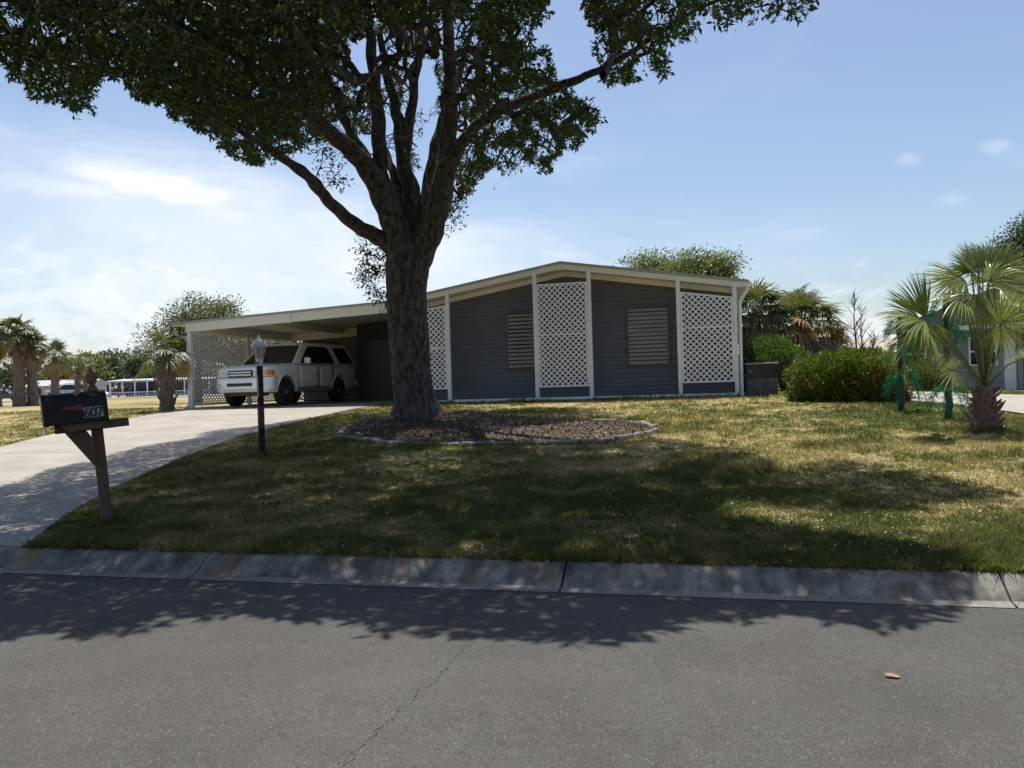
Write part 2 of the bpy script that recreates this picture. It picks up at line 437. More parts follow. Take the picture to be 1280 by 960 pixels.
def concrete_mat(name, base, var, rust=0.0, streak=0.0, bump=0.25, blot=1.3):
    m, nt, P, O = nm(name); L = nt.links
    tc = nt.nodes.new('ShaderNodeTexCoord')
    def noise(s, d, st=(1, 1, 1), r=0.6):
        mp = nt.nodes.new('ShaderNodeMapping'); mp.inputs['Scale'].default_value = st; L.new(tc.outputs['Object'], mp.inputs['Vector'])
        n = nt.nodes.new('ShaderNodeTexNoise'); n.inputs['Scale'].default_value = s; n.inputs['Detail'].default_value = d; n.inputs['Roughness'].default_value = r
        L.new(mp.outputs[0], n.inputs['Vector']); return n.outputs['Fac']
    def ramp(f, st):
        r = nt.nodes.new('ShaderNodeValToRGB'); cr = r.color_ramp
        while len(cr.elements) < len(st): cr.elements.new(0.5)
        for e, (p, c) in zip(cr.elements, st): e.position = p; e.color = c4(c)
        L.new(f, r.inputs['Fac']); return r.outputs['Color']
    def mul(a, b):
        x = nt.nodes.new('ShaderNodeMix'); x.data_type = 'RGBA'; x.blend_type = 'MULTIPLY'; x.inputs[0].default_value = 1.0
        L.new(a, x.inputs[6]); L.new(b, x.inputs[7]); return x.outputs[2]
    d = [c * (1 - var) for c in base]; l = [min(0.9, c * (1 + var)) for c in base]
    col = ramp(noise(blot, 6), [(0.36, d), (0.64, l)])
    col = mul(col, ramp(noise(60, 5, r=0.7), [(0.3, (0.86,) * 3), (0.7, (1.1,) * 3)]))
    if streak:
        col = mul(col, ramp(noise(5.5, 5, (1, 0.12, 0.12)), [(0.40, (1.0,) * 3), (0.64, (1 - streak,) * 3)]))
    if rust:
        f = ramp(noise(2.1, 6, (1, 0.5, 0.5), 0.65), [(0.56, (0,) * 3), (0.68, (rust,) * 3)])
        x = nt.nodes.new('ShaderNodeMix'); x.data_type = 'RGBA'; L.new(f, x.inputs[0]); L.new(col, x.inputs[6]); x.inputs[7].default_value = (0.20, 0.115, 0.045, 1)
        col = x.outputs[2]
    L.new(col, P.inputs['Base Color']); P.inputs['Roughness'].default_value = 0.85; P.inputs['Specular IOR Level'].default_value = 0.25
    b = nt.nodes.new('ShaderNodeBump'); b.inputs['Strength'].default_value = bump; b.inputs['Distance'].default_value = 0.01
    L.new(noise(90, 5), b.inputs['Height']); L.new(b.outputs['Normal'], P.inputs['Normal'])
    return m
M_drive = concrete_mat('driveway_concrete', (0.288, 0.268, 0.235), 0.12, 0.0, 0.08)
M_kerb = concrete_mat('weathered_kerb_concrete', (0.20, 0.189, 0.166), 0.50, 0.7, 0.5, 0.7, 3.4)
M_gutter = concrete_mat('gutter_concrete', (0.195, 0.186, 0.168), 0.15, 0.15, 0.15, 0.3)
M_edge = concrete_mat('edging_concrete', (0.20, 0.197, 0.195), 0.25, 0.0, 0.15, 0.6, 4.0)

# ------------------------------------------------------------------ terrain sheets
def axis_steps(segs):
    out = []
    for a, b, d in segs: out += list(np.arange(a, b - 1e-6, d))
    out.append(segs[-1][1]); return np.array(out)
xs = axis_steps([(-600, -120, 60), (-120, -40, 8), (-40, -20, 1.0), (-20, 8, 0.25), (8, 20, 0.8), (20, 120, 10), (120, 600, 60)])
ys = axis_steps([(YK1, 22, 0.25), (22, 40, 1.0), (40, 120, 8), (120, 900, 60)])
XX, YY = np.meshgrid(xs, ys); ZZ = terr(XX, YY)
near = (np.abs(XX + 5) < 16) & (YY < 24)
ZZ = ZZ + np.where(near & (YY > YK1 + 0.1), (fbm(XX * 1.3, YY * 1.3, 3) - 0.5) * 0.05, 0)
DEPTH_UNDER = None
nv = XX.size; idx = np.arange(nv).reshape(XX.shape)
F = np.stack([idx[:-1, :-1], idx[:-1, 1:], idx[1:, 1:], idx[1:, :-1]], -1).reshape(-1, 4)
lawn = np_mesh('lawn', np.stack([XX, YY, ZZ], -1).reshape(-1, 3), F, M_lawn, attrs={'dry': dryness(XX, YY).ravel()}, smooth=True)
tag(lawn, kind='structure')
def road_z(y): return max(-0.006, -0.006 + 0.03 * (1 - ((y - 2.2) / 3.8) ** 2))
# road with a slight crown, and the land on the near side of it
rx = axis_steps([(-600, -40, 40), (-40, 40, 4), (40, 600, 40)]); ry = np.array([-1.6, -0.5, 1, 2.2, 3.4, 4.6, 5.6, YK0])
P = [[(x, y, 0.0) for y in ry] for x in rx]
P = [[(p[0], p[1], road_z(p[1])) for p in row] for row in P]
tag(MB().grid(P).build('road', M_road, smooth=True), kind='structure')
b = MB(); b.grid([[(x, y, -0.025 + (0.13 if y < -1.7 else 0)) for y in (-900, -200, -20, -2.1, -1.75)] for x in rx])
o = tag(b.build('far_verge', M_lawn), kind='structure')
at = o.data.attributes.new('dry', 'FLOAT', 'POINT'); at.data.foreach_set('value', np.full(len(o.data.vertices), 0.45, np.float32))
b = MB(); b.bx(-600, 600, -1.75, -1.6, -0.1, 0.11); tag(b.build('far_kerb', M_kerb, bevel=0.03), kind='structure')

# kerb: gutter strip and a sloping face, cast in lengths with joints
joints = sorted([gpt(248, 700)[0], at_Y(704, 722, 6.15)[0], at_Y(1262, 742, 6.1)[0]])
step = joints[1] - joints[0]
js = [joints[0] - step * k for k in range(12, 0, -1)] + joints + [joints[2] + step * k for k in range(1, 12)]
b = MB()
prof = [(YK0, -0.05), (YK0, 0.0), (YK0 + 0.095, 0.006), (YK0 + 0.13, 0.030), (YK0 + 0.30, 0.132), (YK0 + 0.345, 0.146), (YK1 + 0.04, 0.146), (YK1 + 0.04, -0.05)]
for i in range(len(js) - 1):
    x0, x1 = js[i] + 0.008, js[i + 1] - 0.008
    n = 14
    rows = []
    for k in range(n + 1):
        x = x0 + (x1 - x0) * k / n; wob = (float(vnoise(np.array(x * 2.3), np.array(3.3))) - 0.5) * 0.014
        rows.append([(x, y + (wob if 0 < q < 7 else 0), z + wob * 0.5 * (z > 0.1)) for q, (y, z) in enumerate(prof)])
    b.grid(rows)
    for x, r in ((x0, rows[0]), (x1, rows[-1])): b.add(r, [tuple(range(len(r)))])
tag(b.build('kerb', M_kerb), kind='structure')
b = MB(); b.bx(-600, 600, YK0 + 0.02, YK1, -0.06, -0.03)
for x in js: b.bx(x - 0.0075, x + 0.0075, YK0 + 0.03, YK1, -0.03, 0.004)
tag(b.build('kerb_joint_bed', pm('joint_dirt', (0.05, 0.035, 0.025))), kind='structure')
# light gutter strip in front of the kerb face
b = MB()
for i in range(len(js) - 1): b.grid([[(js[i] + 0.01, YK0 - 0.012, 0.0), (js[i] + 0.01, YK0 + 0.10, 0.0135)], [(js[i + 1] - 0.01, YK0 - 0.012, 0.0), (js[i + 1] - 0.01, YK0 + 0.10, 0.0135)]])
tag(b.build('gutter', M_gutter), kind='structure')

# driveway
dl = [gpt(*p) for p in ((0, 560), (100, 535), (205, 517))]
dr = [gpt(*p) for p in ((40, 680), (90, 640), (140, 612), (220, 576), (300, 546), (400, 521), (470, 507))]
LY = [YK1 + 0.03, 9, 13, 16.4, 19.5, 21, 28]; LX = [-13.2, -13.5, -13.9, dl[1][0], dl[2][0] - 0.15, -15.3, -15.3]
RY = [YK1 + 0.03] + [p[1] for p in dr[1:]] + [28]; RX = [dr[0][0] + 0.02] + [p[0] for p in dr[1:]] + [-8.6]
RX[-2] = -9.0
def drive_l(y): return np.interp(y, LY, LX)
def drive_r(y): return np.interp(y, RY, RX)
rows = []
for y in np.concatenate([np.arange(YK1 + 0.03, 21, 0.3), np.arange(21, 28.1, 1)]):
    l, r = drive_l(y), drive_r(y); xsr = np.linspace(l, r, 15)
    row = [(x, y, float(terr(x, y)) + (0.022 if y > YK1 + 0.3 else 0.008 + 0.014 * (y - YK1) / 0.3)) for x in xsr]
    rows.append([(l - 0.01, y, row[0][2] - 0.12)] + row + [(r + 0.01, y, row[-1][2] - 0.12)])
tag(MB().grid(rows).build('driveway', M_drive, autosmooth=30), kind='structure')
# control joints sawn across the driveway
b = MB()
for y in (9.3, 12.3, 15.3, 18.3, 20.9):
    l, r = drive_l(y), drive_r(y); xsr = np.linspace(l + 0.02, r - 0.02, 12)
    b.grid([[(x, y + d, float(terr(x, y + d)) + 0.026) for x in xsr] for d in (-0.008, 0.008)])
tag(b.build('driveway_joint', pm('driveway_joint_dirt', (0.16, 0.145, 0.12))), kind='structure')

# neighbour's driveway, far lane and footpath edge on the other lot
nd = [gpt(*p)[:2] for p in ((1138, 502.5), (1180, 505.5), (1225, 511), (1285, 519.5))]
front = [(float(p[0]), float(p[1])) for p in nd] + [(9.5, 10.5), (11, YK1)]
back = [(15.5, YK1), (14.5, 14), (12.0, 20.0), (9.0, 24.5), (6.2, 25.5), (5.0, 22.5)]
poly = front + back
cx = sum(p[0] for p in poly) / len(poly); cy = sum(p[1] for p in poly) / len(poly)
import bmesh
bm = bmesh.new(); vs = [bm.verts.new((p[0], p[1], 0)) for p in poly]; bm.faces.new(vs)
bmesh.ops.triangulate(bm, faces=bm.faces[:]); bmesh.ops.subdivide_edges(bm, edges=bm.edges[:], cuts=7, use_grid_fill=True)
for v in bm.verts: v.co.z = tz(v.co.x, v.co.y) + 0.03
bmesh.ops.recalc_face_normals(bm, faces=bm.faces)
me = D.meshes.new('neighbour_driveway'); bm.to_mesh(me); bm.free(); me.materials.append(M_drive)
o = D.objects.new('neighbour_driveway', me); COL.objects.link(o); tag(o, kind='structure')
ND_POLY = poly
# the lane that runs past the far lots
b = MB(); b.grid([[(x, y, HOUSE_Z + 0.01) for x in (-160, -120, -80, -50)] for y in (82, 92)])
tag(b.build('far_lane', M_gutter), kind='structure')
b = MB(); b.grid([[(x, y, HOUSE_Z + 0.01) for x in (-200, -160, -120, -80, -20)] for y in (94, 190)])
tag(b.build('far_yard', concrete_mat('far_yard_concrete', (0.30, 0.29, 0.28), 0.2)), kind='structure')

# crack in the asphalt
cp = [road_pt(*p)[:2] for p in ((586, 806), (572, 820), (556, 842), (548, 850), (540, 860), (524, 866), (512, 884), (497, 893), (486, 908), (470, 918), (455, 936), (444, 948), (430, 966))]
b = MB(); pts = []
for i in range(len(cp) - 1):
    for k in range(6):
        t = k / 6; p = cp[i] * (1 - t) + cp[i + 1] * t; pts.append(p + RNG.normal(size=2) * 0.010)
w_ = [0.0012 + 0.0018 * abs(math.sin(i * 0.7)) for i in range(len(pts))]
b.grid([[(p[0] + s * w_[i], p[1] + s * w_[i] * 0.4, road_z(p[1]) + 0.005) for s in (-1, 1)] for i, p in enumerate(pts)])
tag(b.build('road_crack', pm('crack_dirt', (0.035, 0.032, 0.030))), kind='structure')
# ------------------------------------------------------------------ house
Y0 = 20.8; HZ = HOUSE_Z; YW = Y0 + 0.70
RX_, RZ_ = -3.78, 4.75
PITCH = (4.75 - 3.98) / 4.74
XL, XR = -8.55, 0.96
XCL, ZCL = -15.71, 3.68
def roof_z(x):
    if x < XL: return ZCL + (roof_z(XL) - ZCL) * (x - XCL) / (XL - XCL)
    return RZ_ - PITCH * abs(x - RX_)
M_white = pm('white_paint', (0.86, 0.86, 0.87), (0.76, 0.76, 0.76), 3.0, 0.5, 0.05, 60)
M_lat = pm('white_lattice_vinyl', (0.88, 0.87, 0.90), (0.80, 0.79, 0.82), 2.0, 0.5)
M_cream = pm('cream_fascia_paint', (0.84, 0.79, 0.68), (0.75, 0.70, 0.60), 2.0, 0.55, 0.05, 30)
M_soff = pm('cream_soffit_metal', (0.70, 0.66, 0.575), (0.61, 0.57, 0.50), 1.5, 0.6)
M_roof = pm('pale_roof_metal', (0.62, 0.62, 0.62), (0.52, 0.51, 0.50), 1.2, 0.45)
M_drip = pm('grey_drip_edge', (0.34, 0.31, 0.30), (0.42, 0.40, 0.38), 2.0, 0.5)
M_side = pm('blue_grey_siding', (0.135, 0.145, 0.170), (0.115, 0.124, 0.148), 1.6, 0.6, 0.08, 30, stretch=(0.4, 0.4, 3))
M_dark = pm('dark_storage_and_backing', (0.03, 0.03, 0.034), (0.045, 0.044, 0.045), 2.0, 0.7)
M_shut = pm('louvre_slat_metal', (0.40, 0.378, 0.315), (0.33, 0.32, 0.29), 3.0, 0.38, metal=0.3)
M_shutd = pm('louvre_frame_dark', (0.10, 0.09, 0.07), None, rough=0.5)
house = thing('house', 'grey sided single storey house with low gable, carport and white lattice panels', 'house', (-3.8, Y0, HZ))
HL = Matrix.Translation((3.8, -Y0, -HZ))
def hb(b, name, mat, parent=house, **k):
    o = b.build(name, mat, parent, **k)
    if parent is house: o.matrix_parent_inverse = Matrix.Translation((3.8, -Y0, -HZ))
    return o
# front wall: lapped siding clipped by the gable
XA, XB = -8.5, 0.575
b = MB(); course = 0.115; z = HZ - 0.05
def wall_top(x): return roof_z(x) - 0.17
while z < RZ_:
    z1 = z + course; zz1 = z1
    xa, xb = XA, XB
    if z1 > wall_top(XA):
        dx = (z1 - (RZ_ - 0.17)) / -PITCH
        if dx <= 0.05: break
        xa = max(XA, RX_ - dx); xb = min(XB, RX_ + dx)
    b.add([(xa, YW - 0.030, z), (xb, YW - 0.030, z), (xb, YW - 0.003, z1), (xa, YW - 0.003, z1)], [(0, 1, 2, 3)])
    b.add([(xa, YW - 0.030, z), (xb, YW - 0.030, z), (xb, YW, z + 0.001), (xa, YW, z + 0.001)], [(3, 2, 1, 0)])
    z = z1
# backing shell of the body
poly = [(XA, HZ - 0.1), (XB, HZ - 0.1), (XB, wall_top(XB)), (RX_, wall_top(RX_)), (XA, wall_top(XA))]
b.prism(poly, YW, Y0 + 15.0)
hb(b, 'wall', M_side, fix=True)
# right side laps
# roof slabs (house and carport) with thickness
b = MB()
def slab(x0, x1, y0, y1, th, dz=0.0):
    z0, z1 = roof_z(x0) + dz, roof_z(x1) + dz
    b.prism([(x0, z0 - th), (x1, z1 - th), (x1, z1), (x0, z0)], y0, y1)
slab(RX_, XR, Y0 + 0.0, Y0 + 15.4, 0.045); slab(XL, RX_, Y0, Y0 + 15.4, 0.045); slab(XCL, XL, Y0, Y0 + 9.0, 0.045)
roof = hb(b, 'roof', M_roof)
# standing ribs on the roof sheet
# drip edge + fascia
b = MB()
def strip(x0, x1, y0, y1, zt0, zb0):
    b.prism([(x0, roof_z(x0) + zb0), (x1, roof_z(x1) + zb0), (x1, roof_z(x1) + zt0), (x0, roof_z(x0) + zt0)], y0, y1)
for x0, x1 in ((XCL, XL), (XL, RX_), (RX_, XR)): strip(x0, x1, Y0 - 0.035, Y0 - 0.003, 0.006, -0.062)
hb(b, 'drip_edge', M_drip)
b = MB()
strip(XCL + 0.55, XL - 0.0, Y0 - 0.02, Y0 + 0.03, -0.065, -0.32)
strip(XL + 0.003, RX_, Y0 - 0.02, Y0 + 0.03, -0.065, -0.20); strip(RX_, XR - 0.25, Y0 - 0.02, Y0 + 0.03, -0.065, -0.20)
hb(b, 'fascia', M_cream)
b = MB(); xs_ = at_Y(361, 398, Y0)[0]
b.prism([(xs_ - 0.07, roof_z(xs_) - 0.34), (xs_ + 0.07, roof_z(xs_) - 0.34), (xs_ + 0.07, roof_z(xs_) - 0.066), (xs_ - 0.07, roof_z(xs_) - 0.066)], Y0 - 0.035, Y0 - 0.022)
hb(b, 'fascia_splice', M_cream)
b = MB(); xs2 = at_Y(700, 340, Y0)[0]
b.prism([(xs2 - 0.05, RZ_ - 0.23), (xs2 + 0.05, RZ_ - 0.23), (xs2 + 0.05, RZ_ - 0.08), (xs2 - 0.05, RZ_ - 0.08)], Y0 - 0.035, Y0 - 0.022)
hb(b, 'fascia_splice', M_cream)
# soffit of the gable overhang, and a frieze board on the wall
b = MB()
for x0, x1 in ((XL, RX_), (RX_, XR - 0.05)):
    b.prism([(x0, roof_z(x0) - 0.185), (x1, roof_z(x1) - 0.185), (x1, roof_z(x1) - 0.165), (x0, roof_z(x0) - 0.165)], Y0 + 0.032, YW - 0.05)
hb(b, 'soffit', M_soff)
b = MB()
for x0, x1 in ((XL + 0.03, RX_), (RX_, XB)):
    b.prism([(x0, roof_z(x0) - 0.31), (x1, roof_z(x1) - 0.31), (x1, roof_z(x1) - 0.186), (x0, roof_z(x0) - 0.186)], YW - 0.048, YW - 0.033)
hb(b, 'frieze_board', M_cream)
# right eave: soffit return and gutter
b = MB(); b.bx(XB, XR - 0.06, YW - 0.02, Y0 + 15.2, roof_z(XB) - 0.22, roof_z(XB) - 0.2); hb(b, 'eave_soffit', M_soff)
b = MB()
gz = roof_z(XR)
b.prism([(XR - 0.10, gz - 0.16), (XR + 0.02, gz - 0.16), (XR + 0.05, gz - 0.05), (XR + 0.05, gz - 0.03), (XR + 0.035, gz - 0.03), (XR + 0.01, gz - 0.145), (XR - 0.09, gz - 0.145), (XR - 0.09, gz - 0.05), (XR - 0.10, gz - 0.05)], Y0 + 0.0, Y0 + 15.3)
b.prism([(XR - 0.30, gz - 0.15), (XR + 0.02, gz - 0.165), (XR + 0.055, gz - 0.05), (XR + 0.055, gz - 0.02), (XR - 0.24, gz - 0.02)], Y0 - 0.018, Y0 - 0.003)
hb(b, 'gutter', M_white)
# posts on the front edge
FRONT = Y0 + 0.0
def post(x, ztop, zbot=HZ - 0.05, w=0.10):
    b = MB(); b.bx(x - w / 2, x + w / 2, Y0 - 0.045, Y0 + 0.045, zbot, ztop); return hb(b, 'post', M_white, bevel=0.006)
PX_ = [-8.5, -6.94, -4.49, -3.04, -0.765, 0.62]
for x in PX_: post(x, roof_z(x) - 0.10)
b = MB(); xs3 = [-8.5, -6.94, -4.49, -3.04, -0.765, 0.62]
for i in range(5): b.bx(xs3[i] + 0.052, xs3[i + 1] - 0.052, Y0 - 0.02, Y0 + 0.03, HZ - 0.02, HZ + 0.055)
hb(b, 'sill_rail', M_white)
b = MB(); b.bx(XA, XB, YW - 0.05, YW - 0.018, HZ - 0.06, HZ + 0.02); hb(b, 'wall_base_trim', M_drip)

# lattice
def clip(poly, inside, inter):
    out = []
    for i in range(len(poly)):
        a, c = poly[i], poly[(i + 1) % len(poly)]
        ia, ic = inside(a), inside(c)
        if ia: out.append(a)
        if ia != ic: out.append(inter(a, c))
    return out
def clip_convex(poly, conv):
    """conv counter-clockwise"""
    n = len(conv)
    for i in range(n):
        p, q = conv[i], conv[(i + 1) % n]; ex, ey = q[0] - p[0], q[1] - p[1]
        sd = lambda a: ex * (a[1] - p[1]) - ey * (a[0] - p[0])
        def inter(a, c):
            s, t = sd(a), sd(c); k = s / (s - t); return (a[0] + (c[0] - a[0]) * k, a[1] + (c[1] - a[1]) * k)
        poly = clip(poly, lambda a: sd(a) >= 0, inter)
        if len(poly) < 3: return []
    return poly
def lattice(conv, place, name, seams=(), pitch=0.150, wd=0.036, frame=0.04, th=0.012, mat=M_lat, parent=house):
    """conv: ccw polygon (u, z); place(u, d, z) -> world point"""
    b = MB()
    def ext(poly, d0, d1):
        n = len(poly); vs = [place(p[0], d0, p[1]) for p in poly] + [place(p[0], d1, p[1]) for p in poly]
        b.add(vs, [tuple(range(n)), tuple(range(2 * n - 1, n - 1, -1))] + [(i, n + i, n + (i + 1) % n, (i + 1) % n) for i in range(n)])
    us = [p[0] for p in conv]; zs = [p[1] for p in conv]
    u0, u1, z0, z1 = min(us), max(us), min(zs), max(zs); H = z1 - z0
    c = u0 - H - pitch
    while c < u1 + H + pitch:
        h = wd * 0.7071
        q = clip_convex([(c - h, z0), (c + h, z0), (c + h + H, z1), (c - h + H, z1)], conv)
        if q: ext(q, 0.0, th)
        q = clip_convex([(c - h, z0), (c + h, z0), (c + h - H, z1), (c - h - H, z1)], conv)
        if q: ext(q, th + 0.001, 2 * th)
        c += pitch
    n = len(conv)
    for i in range(n):                                            # frame strips
        p, q = Vector(conv[i]), Vector(conv[(i + 1) % n]); d = (q - p).normalized(); nr = Vector((-d.y, d.x))
        k = frame
        ext([tuple(p + d * 0.0005), tuple(q - d * 0.0005), tuple(q + nr * k - d * 0.0005), tuple(p + nr * k + d * 0.0005)], -0.006 - 0.002 * (i % 2), -0.001 - 0.0005 * (i % 2))
    for z in seams: ext([(u0 + frame, z - 0.018), (u1 - frame, z - 0.018), (u1 - frame, z + 0.018), (u0 + frame, z + 0.018)], th, 2 * th + 0.004)
    o = b.build(name, mat, parent)
    if parent is house: o.matrix_parent_inverse = Matrix.Translation((3.8, -Y0, -HZ))
    return o
fr = lambda u, d, z: (u, Y0 - 0.03 + d, z)
lattice([(-8.44, 1.47), (-6.995, 1.47), (-6.995, 3.76), (-8.44, 3.56)], fr, 'lattice_panel', (2.6,))
lattice([(-4.435, 1.44), (-3.095, 1.44), (-3.095, 4.175), (-4.435, 4.175)], fr, 'lattice_panel', (2.83,))
lattice([(-0.71, 1.45), (0.565, 1.45), (0.565, 3.575), (-0.71, 3.775)], fr, 'lattice_panel', (2.85,))

# louvred shutters on the wall
def shutter(x0, x1, z0, z1, nsl):
    b = MB()
    y = YW - 0.031
    for (a0, a1, c0, c1) in ((x0 - 0.02, x0 + 0.015, z0, z1), (x1 - 0.015, x1 + 0.02, z0, z1), (x0 + 0.016, x1 - 0.016, z1 - 0.02, z1 + 0.02), (x0 + 0.016, x1 - 0.016, z0 - 0.02, z0 + 0.02)):
        b.bx(a0, a1, y - 0.04, y, c0, c1)
    fo = hb(b, 'window', M_shutd)
    b = MB(); b.bx(x0 + 0.016, x1 - 0.016, y - 0.008, y - 0.002, z0 + 0.021, z1 - 0.021); g = b.build('pane', pm('dark_window_glass', (0.02, 0.02, 0.02), rough=0.1), fo)
    h = (z1 - z0 - 0.05) / nsl
    for i in range(nsl):
        zc = z0 + 0.025 + h * (i + 0.5); t = h * 0.40 * RNG.uniform(0.9, 1.08); tl = RNG.uniform(0.006, 0.016)
        b = MB()
        b.prism([(y - 0.042 - tl, zc - t), (y - 0.035 - tl, zc - t), (y - 0.022, zc + t * 0.6), (y - 0.014, zc + t * 0.75), (y - 0.020, zc + t * 0.80), (y - 0.03, zc + t * 0.62)], x0 + 0.018, x1 - 0.018, 'x')
        b.build('louvre', M_shut, fo)
    return fo
shutter(-2.13, -1.06, 1.95, 3.50, 14)
shutter(-5.44, -4.37, 1.97, 3.52, 14)

# downspouts
def downspout(pts, r=0.045):
    b = MB(); b.tube(pts, r, 8); return hb(b, 'downspout', M_white, smooth=False)
downspout([(XR - 0.02, Y0 + 0.12, roof_z(XR) - 0.12), (XR - 0.04, Y0 + 0.12, roof_z(XR) - 0.24), (0.80, Y0 + 0.12, roof_z(XR) - 0.42), (0.745, Y0 + 0.12, roof_z(XR) - 0.52), (0.735, Y0 + 0.12, 2.5), (0.735, Y0 + 0.12, HZ - 0.03)])
downspout([(-15.62, Y0 + 0.12, 3.46), (-15.60, Y0 + 0.12, 3.36), (-15.50, Y0 + 0.12, 3.29), (-15.26, Y0 + 0.12, 3.22), (-15.19, Y0 + 0.12, 3.12), (-15.18, Y0 + 0.12, 2.2), (-15.18, Y0 + 0.12, HZ + 0.1), (-15.25, Y0 + 0.0, HZ + 0.0)])

# carport: eave beam, ceiling, rear beam, side and rear lattice, storage room
b = MB(); b.bx(-15.11, -14.99, Y0 - 0.02, Y0 + 0.10, HZ - 0.02, roof_z(-15.05) - 0.326); hb(b, 'post', M_white, bevel=0.008)
for yy in (23.9, 26.95):
    b = MB(); b.bx(-15.10, -15.0, yy - 0.05, yy + 0.05, HZ - 0.02, roof_z(-15.05) - 0.33); hb(b, 'post', M_white)
b = MB()
b.prism([(XCL + 0.03, roof_z(XCL) - 0.075), (XL - 0.02, roof_z(XL) - 0.085), (XL - 0.02, roof_z(XL) - 0.05), (XCL + 0.03, roof_z(XCL) - 0.05)], Y0 + 0.035, Y0 + 8.95)
hb(b, 'carport_ceiling', M_soff)
b = MB()
b.bx(-15.15, -14.95, Y0 + 0.11, Y0 + 6.3, roof_z(-15.05) - 0.33, roof_z(-15.05) - 0.08); hb(b, 'eave_beam', M_cream)
b = MB(); xm = -12.9
b.bx(xm - 0.06, xm + 0.06, Y0 + 0.04, Y0 + 6.3, roof_z(xm) - 0.26, roof_z(xm) - 0.085); hb(b, 'ceiling_beam', M_cream)
b = MB(); b.prism([(-15.1, roof_z(-15.1) - 0.36), (-8.6, roof_z(-8.6) - 0.40), (-8.6, roof_z(-8.6) - 0.09), (-15.1, roof_z(-15.1) - 0.08)], 26.6, 26.72); hb(b, 'rear_beam', M_cream)
sd = lambda u, d, z: (-15.05 - d, u, z)
zt = roof_z(-15.05) - 0.335
lattice([(20.92, HZ + 0.06), (23.84, HZ + 0.06), (23.84, zt), (20.92, zt)], lambda u, d, z: (-15.08 + d, u, z), 'lattice_panel', (2.35,), mat=M_lat)
lattice([(23.96, HZ + 0.06), (26.88, HZ + 0.06), (26.88, zt), (23.96, zt)], lambda u, d, z: (-15.08 + d, u, z), 'lattice_panel', (2.35,), mat=M_lat)
lattice([(-14.95, HZ + 0.06), (-11.85, HZ + 0.06), (-11.85, roof_z(-11.85) - 0.20), (-14.95, roof_z(-14.95) - 0.20)], lambda u, d, z: (u, 26.92 + d, z), 'lattice_panel', (2.35,), mat=pm('shade_toned_lattice', (0.30, 0.29, 0.28), (0.22, 0.21, 0.20), 3, 0.7))  # rear panel: darker copy of the lattice white, carport shade put into its colour
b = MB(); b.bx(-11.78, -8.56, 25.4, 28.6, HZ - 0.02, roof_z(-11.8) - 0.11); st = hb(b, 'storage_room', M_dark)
b = MB(); b.bx(-14.9, -11.79, 27.3, 28.6, HZ - 0.02, roof_z(-14.9) - 0.095); hb(b, 'dark_backing', M_dark)  # added dark box behind the rear lattice, keeps the carport's back dark
b = MB(); b.bx(-11.35, -10.45, 25.36, 25.396, HZ, HZ + 2.05); do = b.build('door', pm('dark_door_paint', (0.045, 0.04, 0.04), rough=0.45), st)
b = MB(); b.lathe([(0.0, -0.03), (0.028, -0.02), (0.03, 0.0), (0.012, 0.02), (0.012, 0.05)], 10, (-10.55, 25.31, HZ + 1.0), 'y'); b.build('handle', pm('brushed_handle', (0.5, 0.48, 0.42), rough=0.3, metal=1.0), do, smooth=True)
# ------------------------------------------------------------------ white SUV
M_car = pm('white_car_paint', (0.90, 0.90, 0.90), None, rough=0.28, coat=0.6)
M_glassd = pm('dark_tinted_glass', (0.012, 0.014, 0.016), None, rough=0.06, spec=0.7)
M_tyre = pm('tyre_rubber', (0.018, 0.018, 0.018), (0.03, 0.03, 0.03), 8, 0.85)
M_rim = pm('rim_alloy', (0.30, 0.30, 0.31), None, rough=0.4, metal=0.8)
M_chrome = pm('chrome_trim', (0.75, 0.75, 0.77), None, rough=0.18, metal=1.0)
M_blackp = pm('black_trim_plastic', (0.02, 0.02, 0.02), None, rough=0.5)
M_under = pm('brown_underbody', (0.10, 0.055, 0.03), (0.05, 0.03, 0.02), 5, 0.8)
M_amber = pm('amber_lens', (0.75, 0.24, 0.03), None, rough=0.15, coat=0.5)
M_lens = pm('clear_headlamp_lens', (0.55, 0.58, 0.58), None, rough=0.08, coat=0.8)

def make_wheel(parent, x, y, r=0.39, w=0.27):
    s = 1 if y > 0 else -1
    wh = D.objects.new('wheel', None); COL.objects.link(wh); wh.parent = parent; wh.location = (x, y, r)
    b = MB(); b.lathe([(r * 0.60, -w / 2 + 0.01), (r * 0.80, -w / 2), (r * 0.95, -w / 2 + 0.015), (r, -w / 2 + 0.05), (r, w / 2 - 0.05), (r * 0.95, w / 2 - 0.015), (r * 0.80, w / 2), (r * 0.60, w / 2 - 0.01)], 28, (0, 0, 0), 'y')
    b.build('tyre', M_tyre, wh, smooth=True, autosmooth=40)
    b = MB(); o = s * (w / 2 - 0.02)
    b.lathe([(r * 0.61, o - 0.03), (r * 0.61, o), (r * 0.55, o + s * 0.012), (r * 0.53, o - s * 0.03)] if s > 0 else [(r * 0.53, o - s * 0.03), (r * 0.55, o + s * 0.012), (r * 0.61, o), (r * 0.61, o + 0.03)], 28, (0, 0, 0), 'y')
    b.lathe([(0.001, o - 0.03), (0.075, o - 0.03), (0.085, o), (0.06, o + s * 0.02), (0.001, o + s * 0.022)], 14, (0, 0, 0), 'y')
    for k in range(5):
        a = 2 * math.pi * k / 5 + 0.3; R3 = Matrix.Rotation(-a, 3, 'Y')
        b.box(tuple(R3 @ Vector((r * 0.31, o - s * 0.004, 0))), (r * 0.50, 0.025, 0.075), R3)
    b.build('rim', M_rim, wh, smooth=True, autosmooth=35)
    return wh

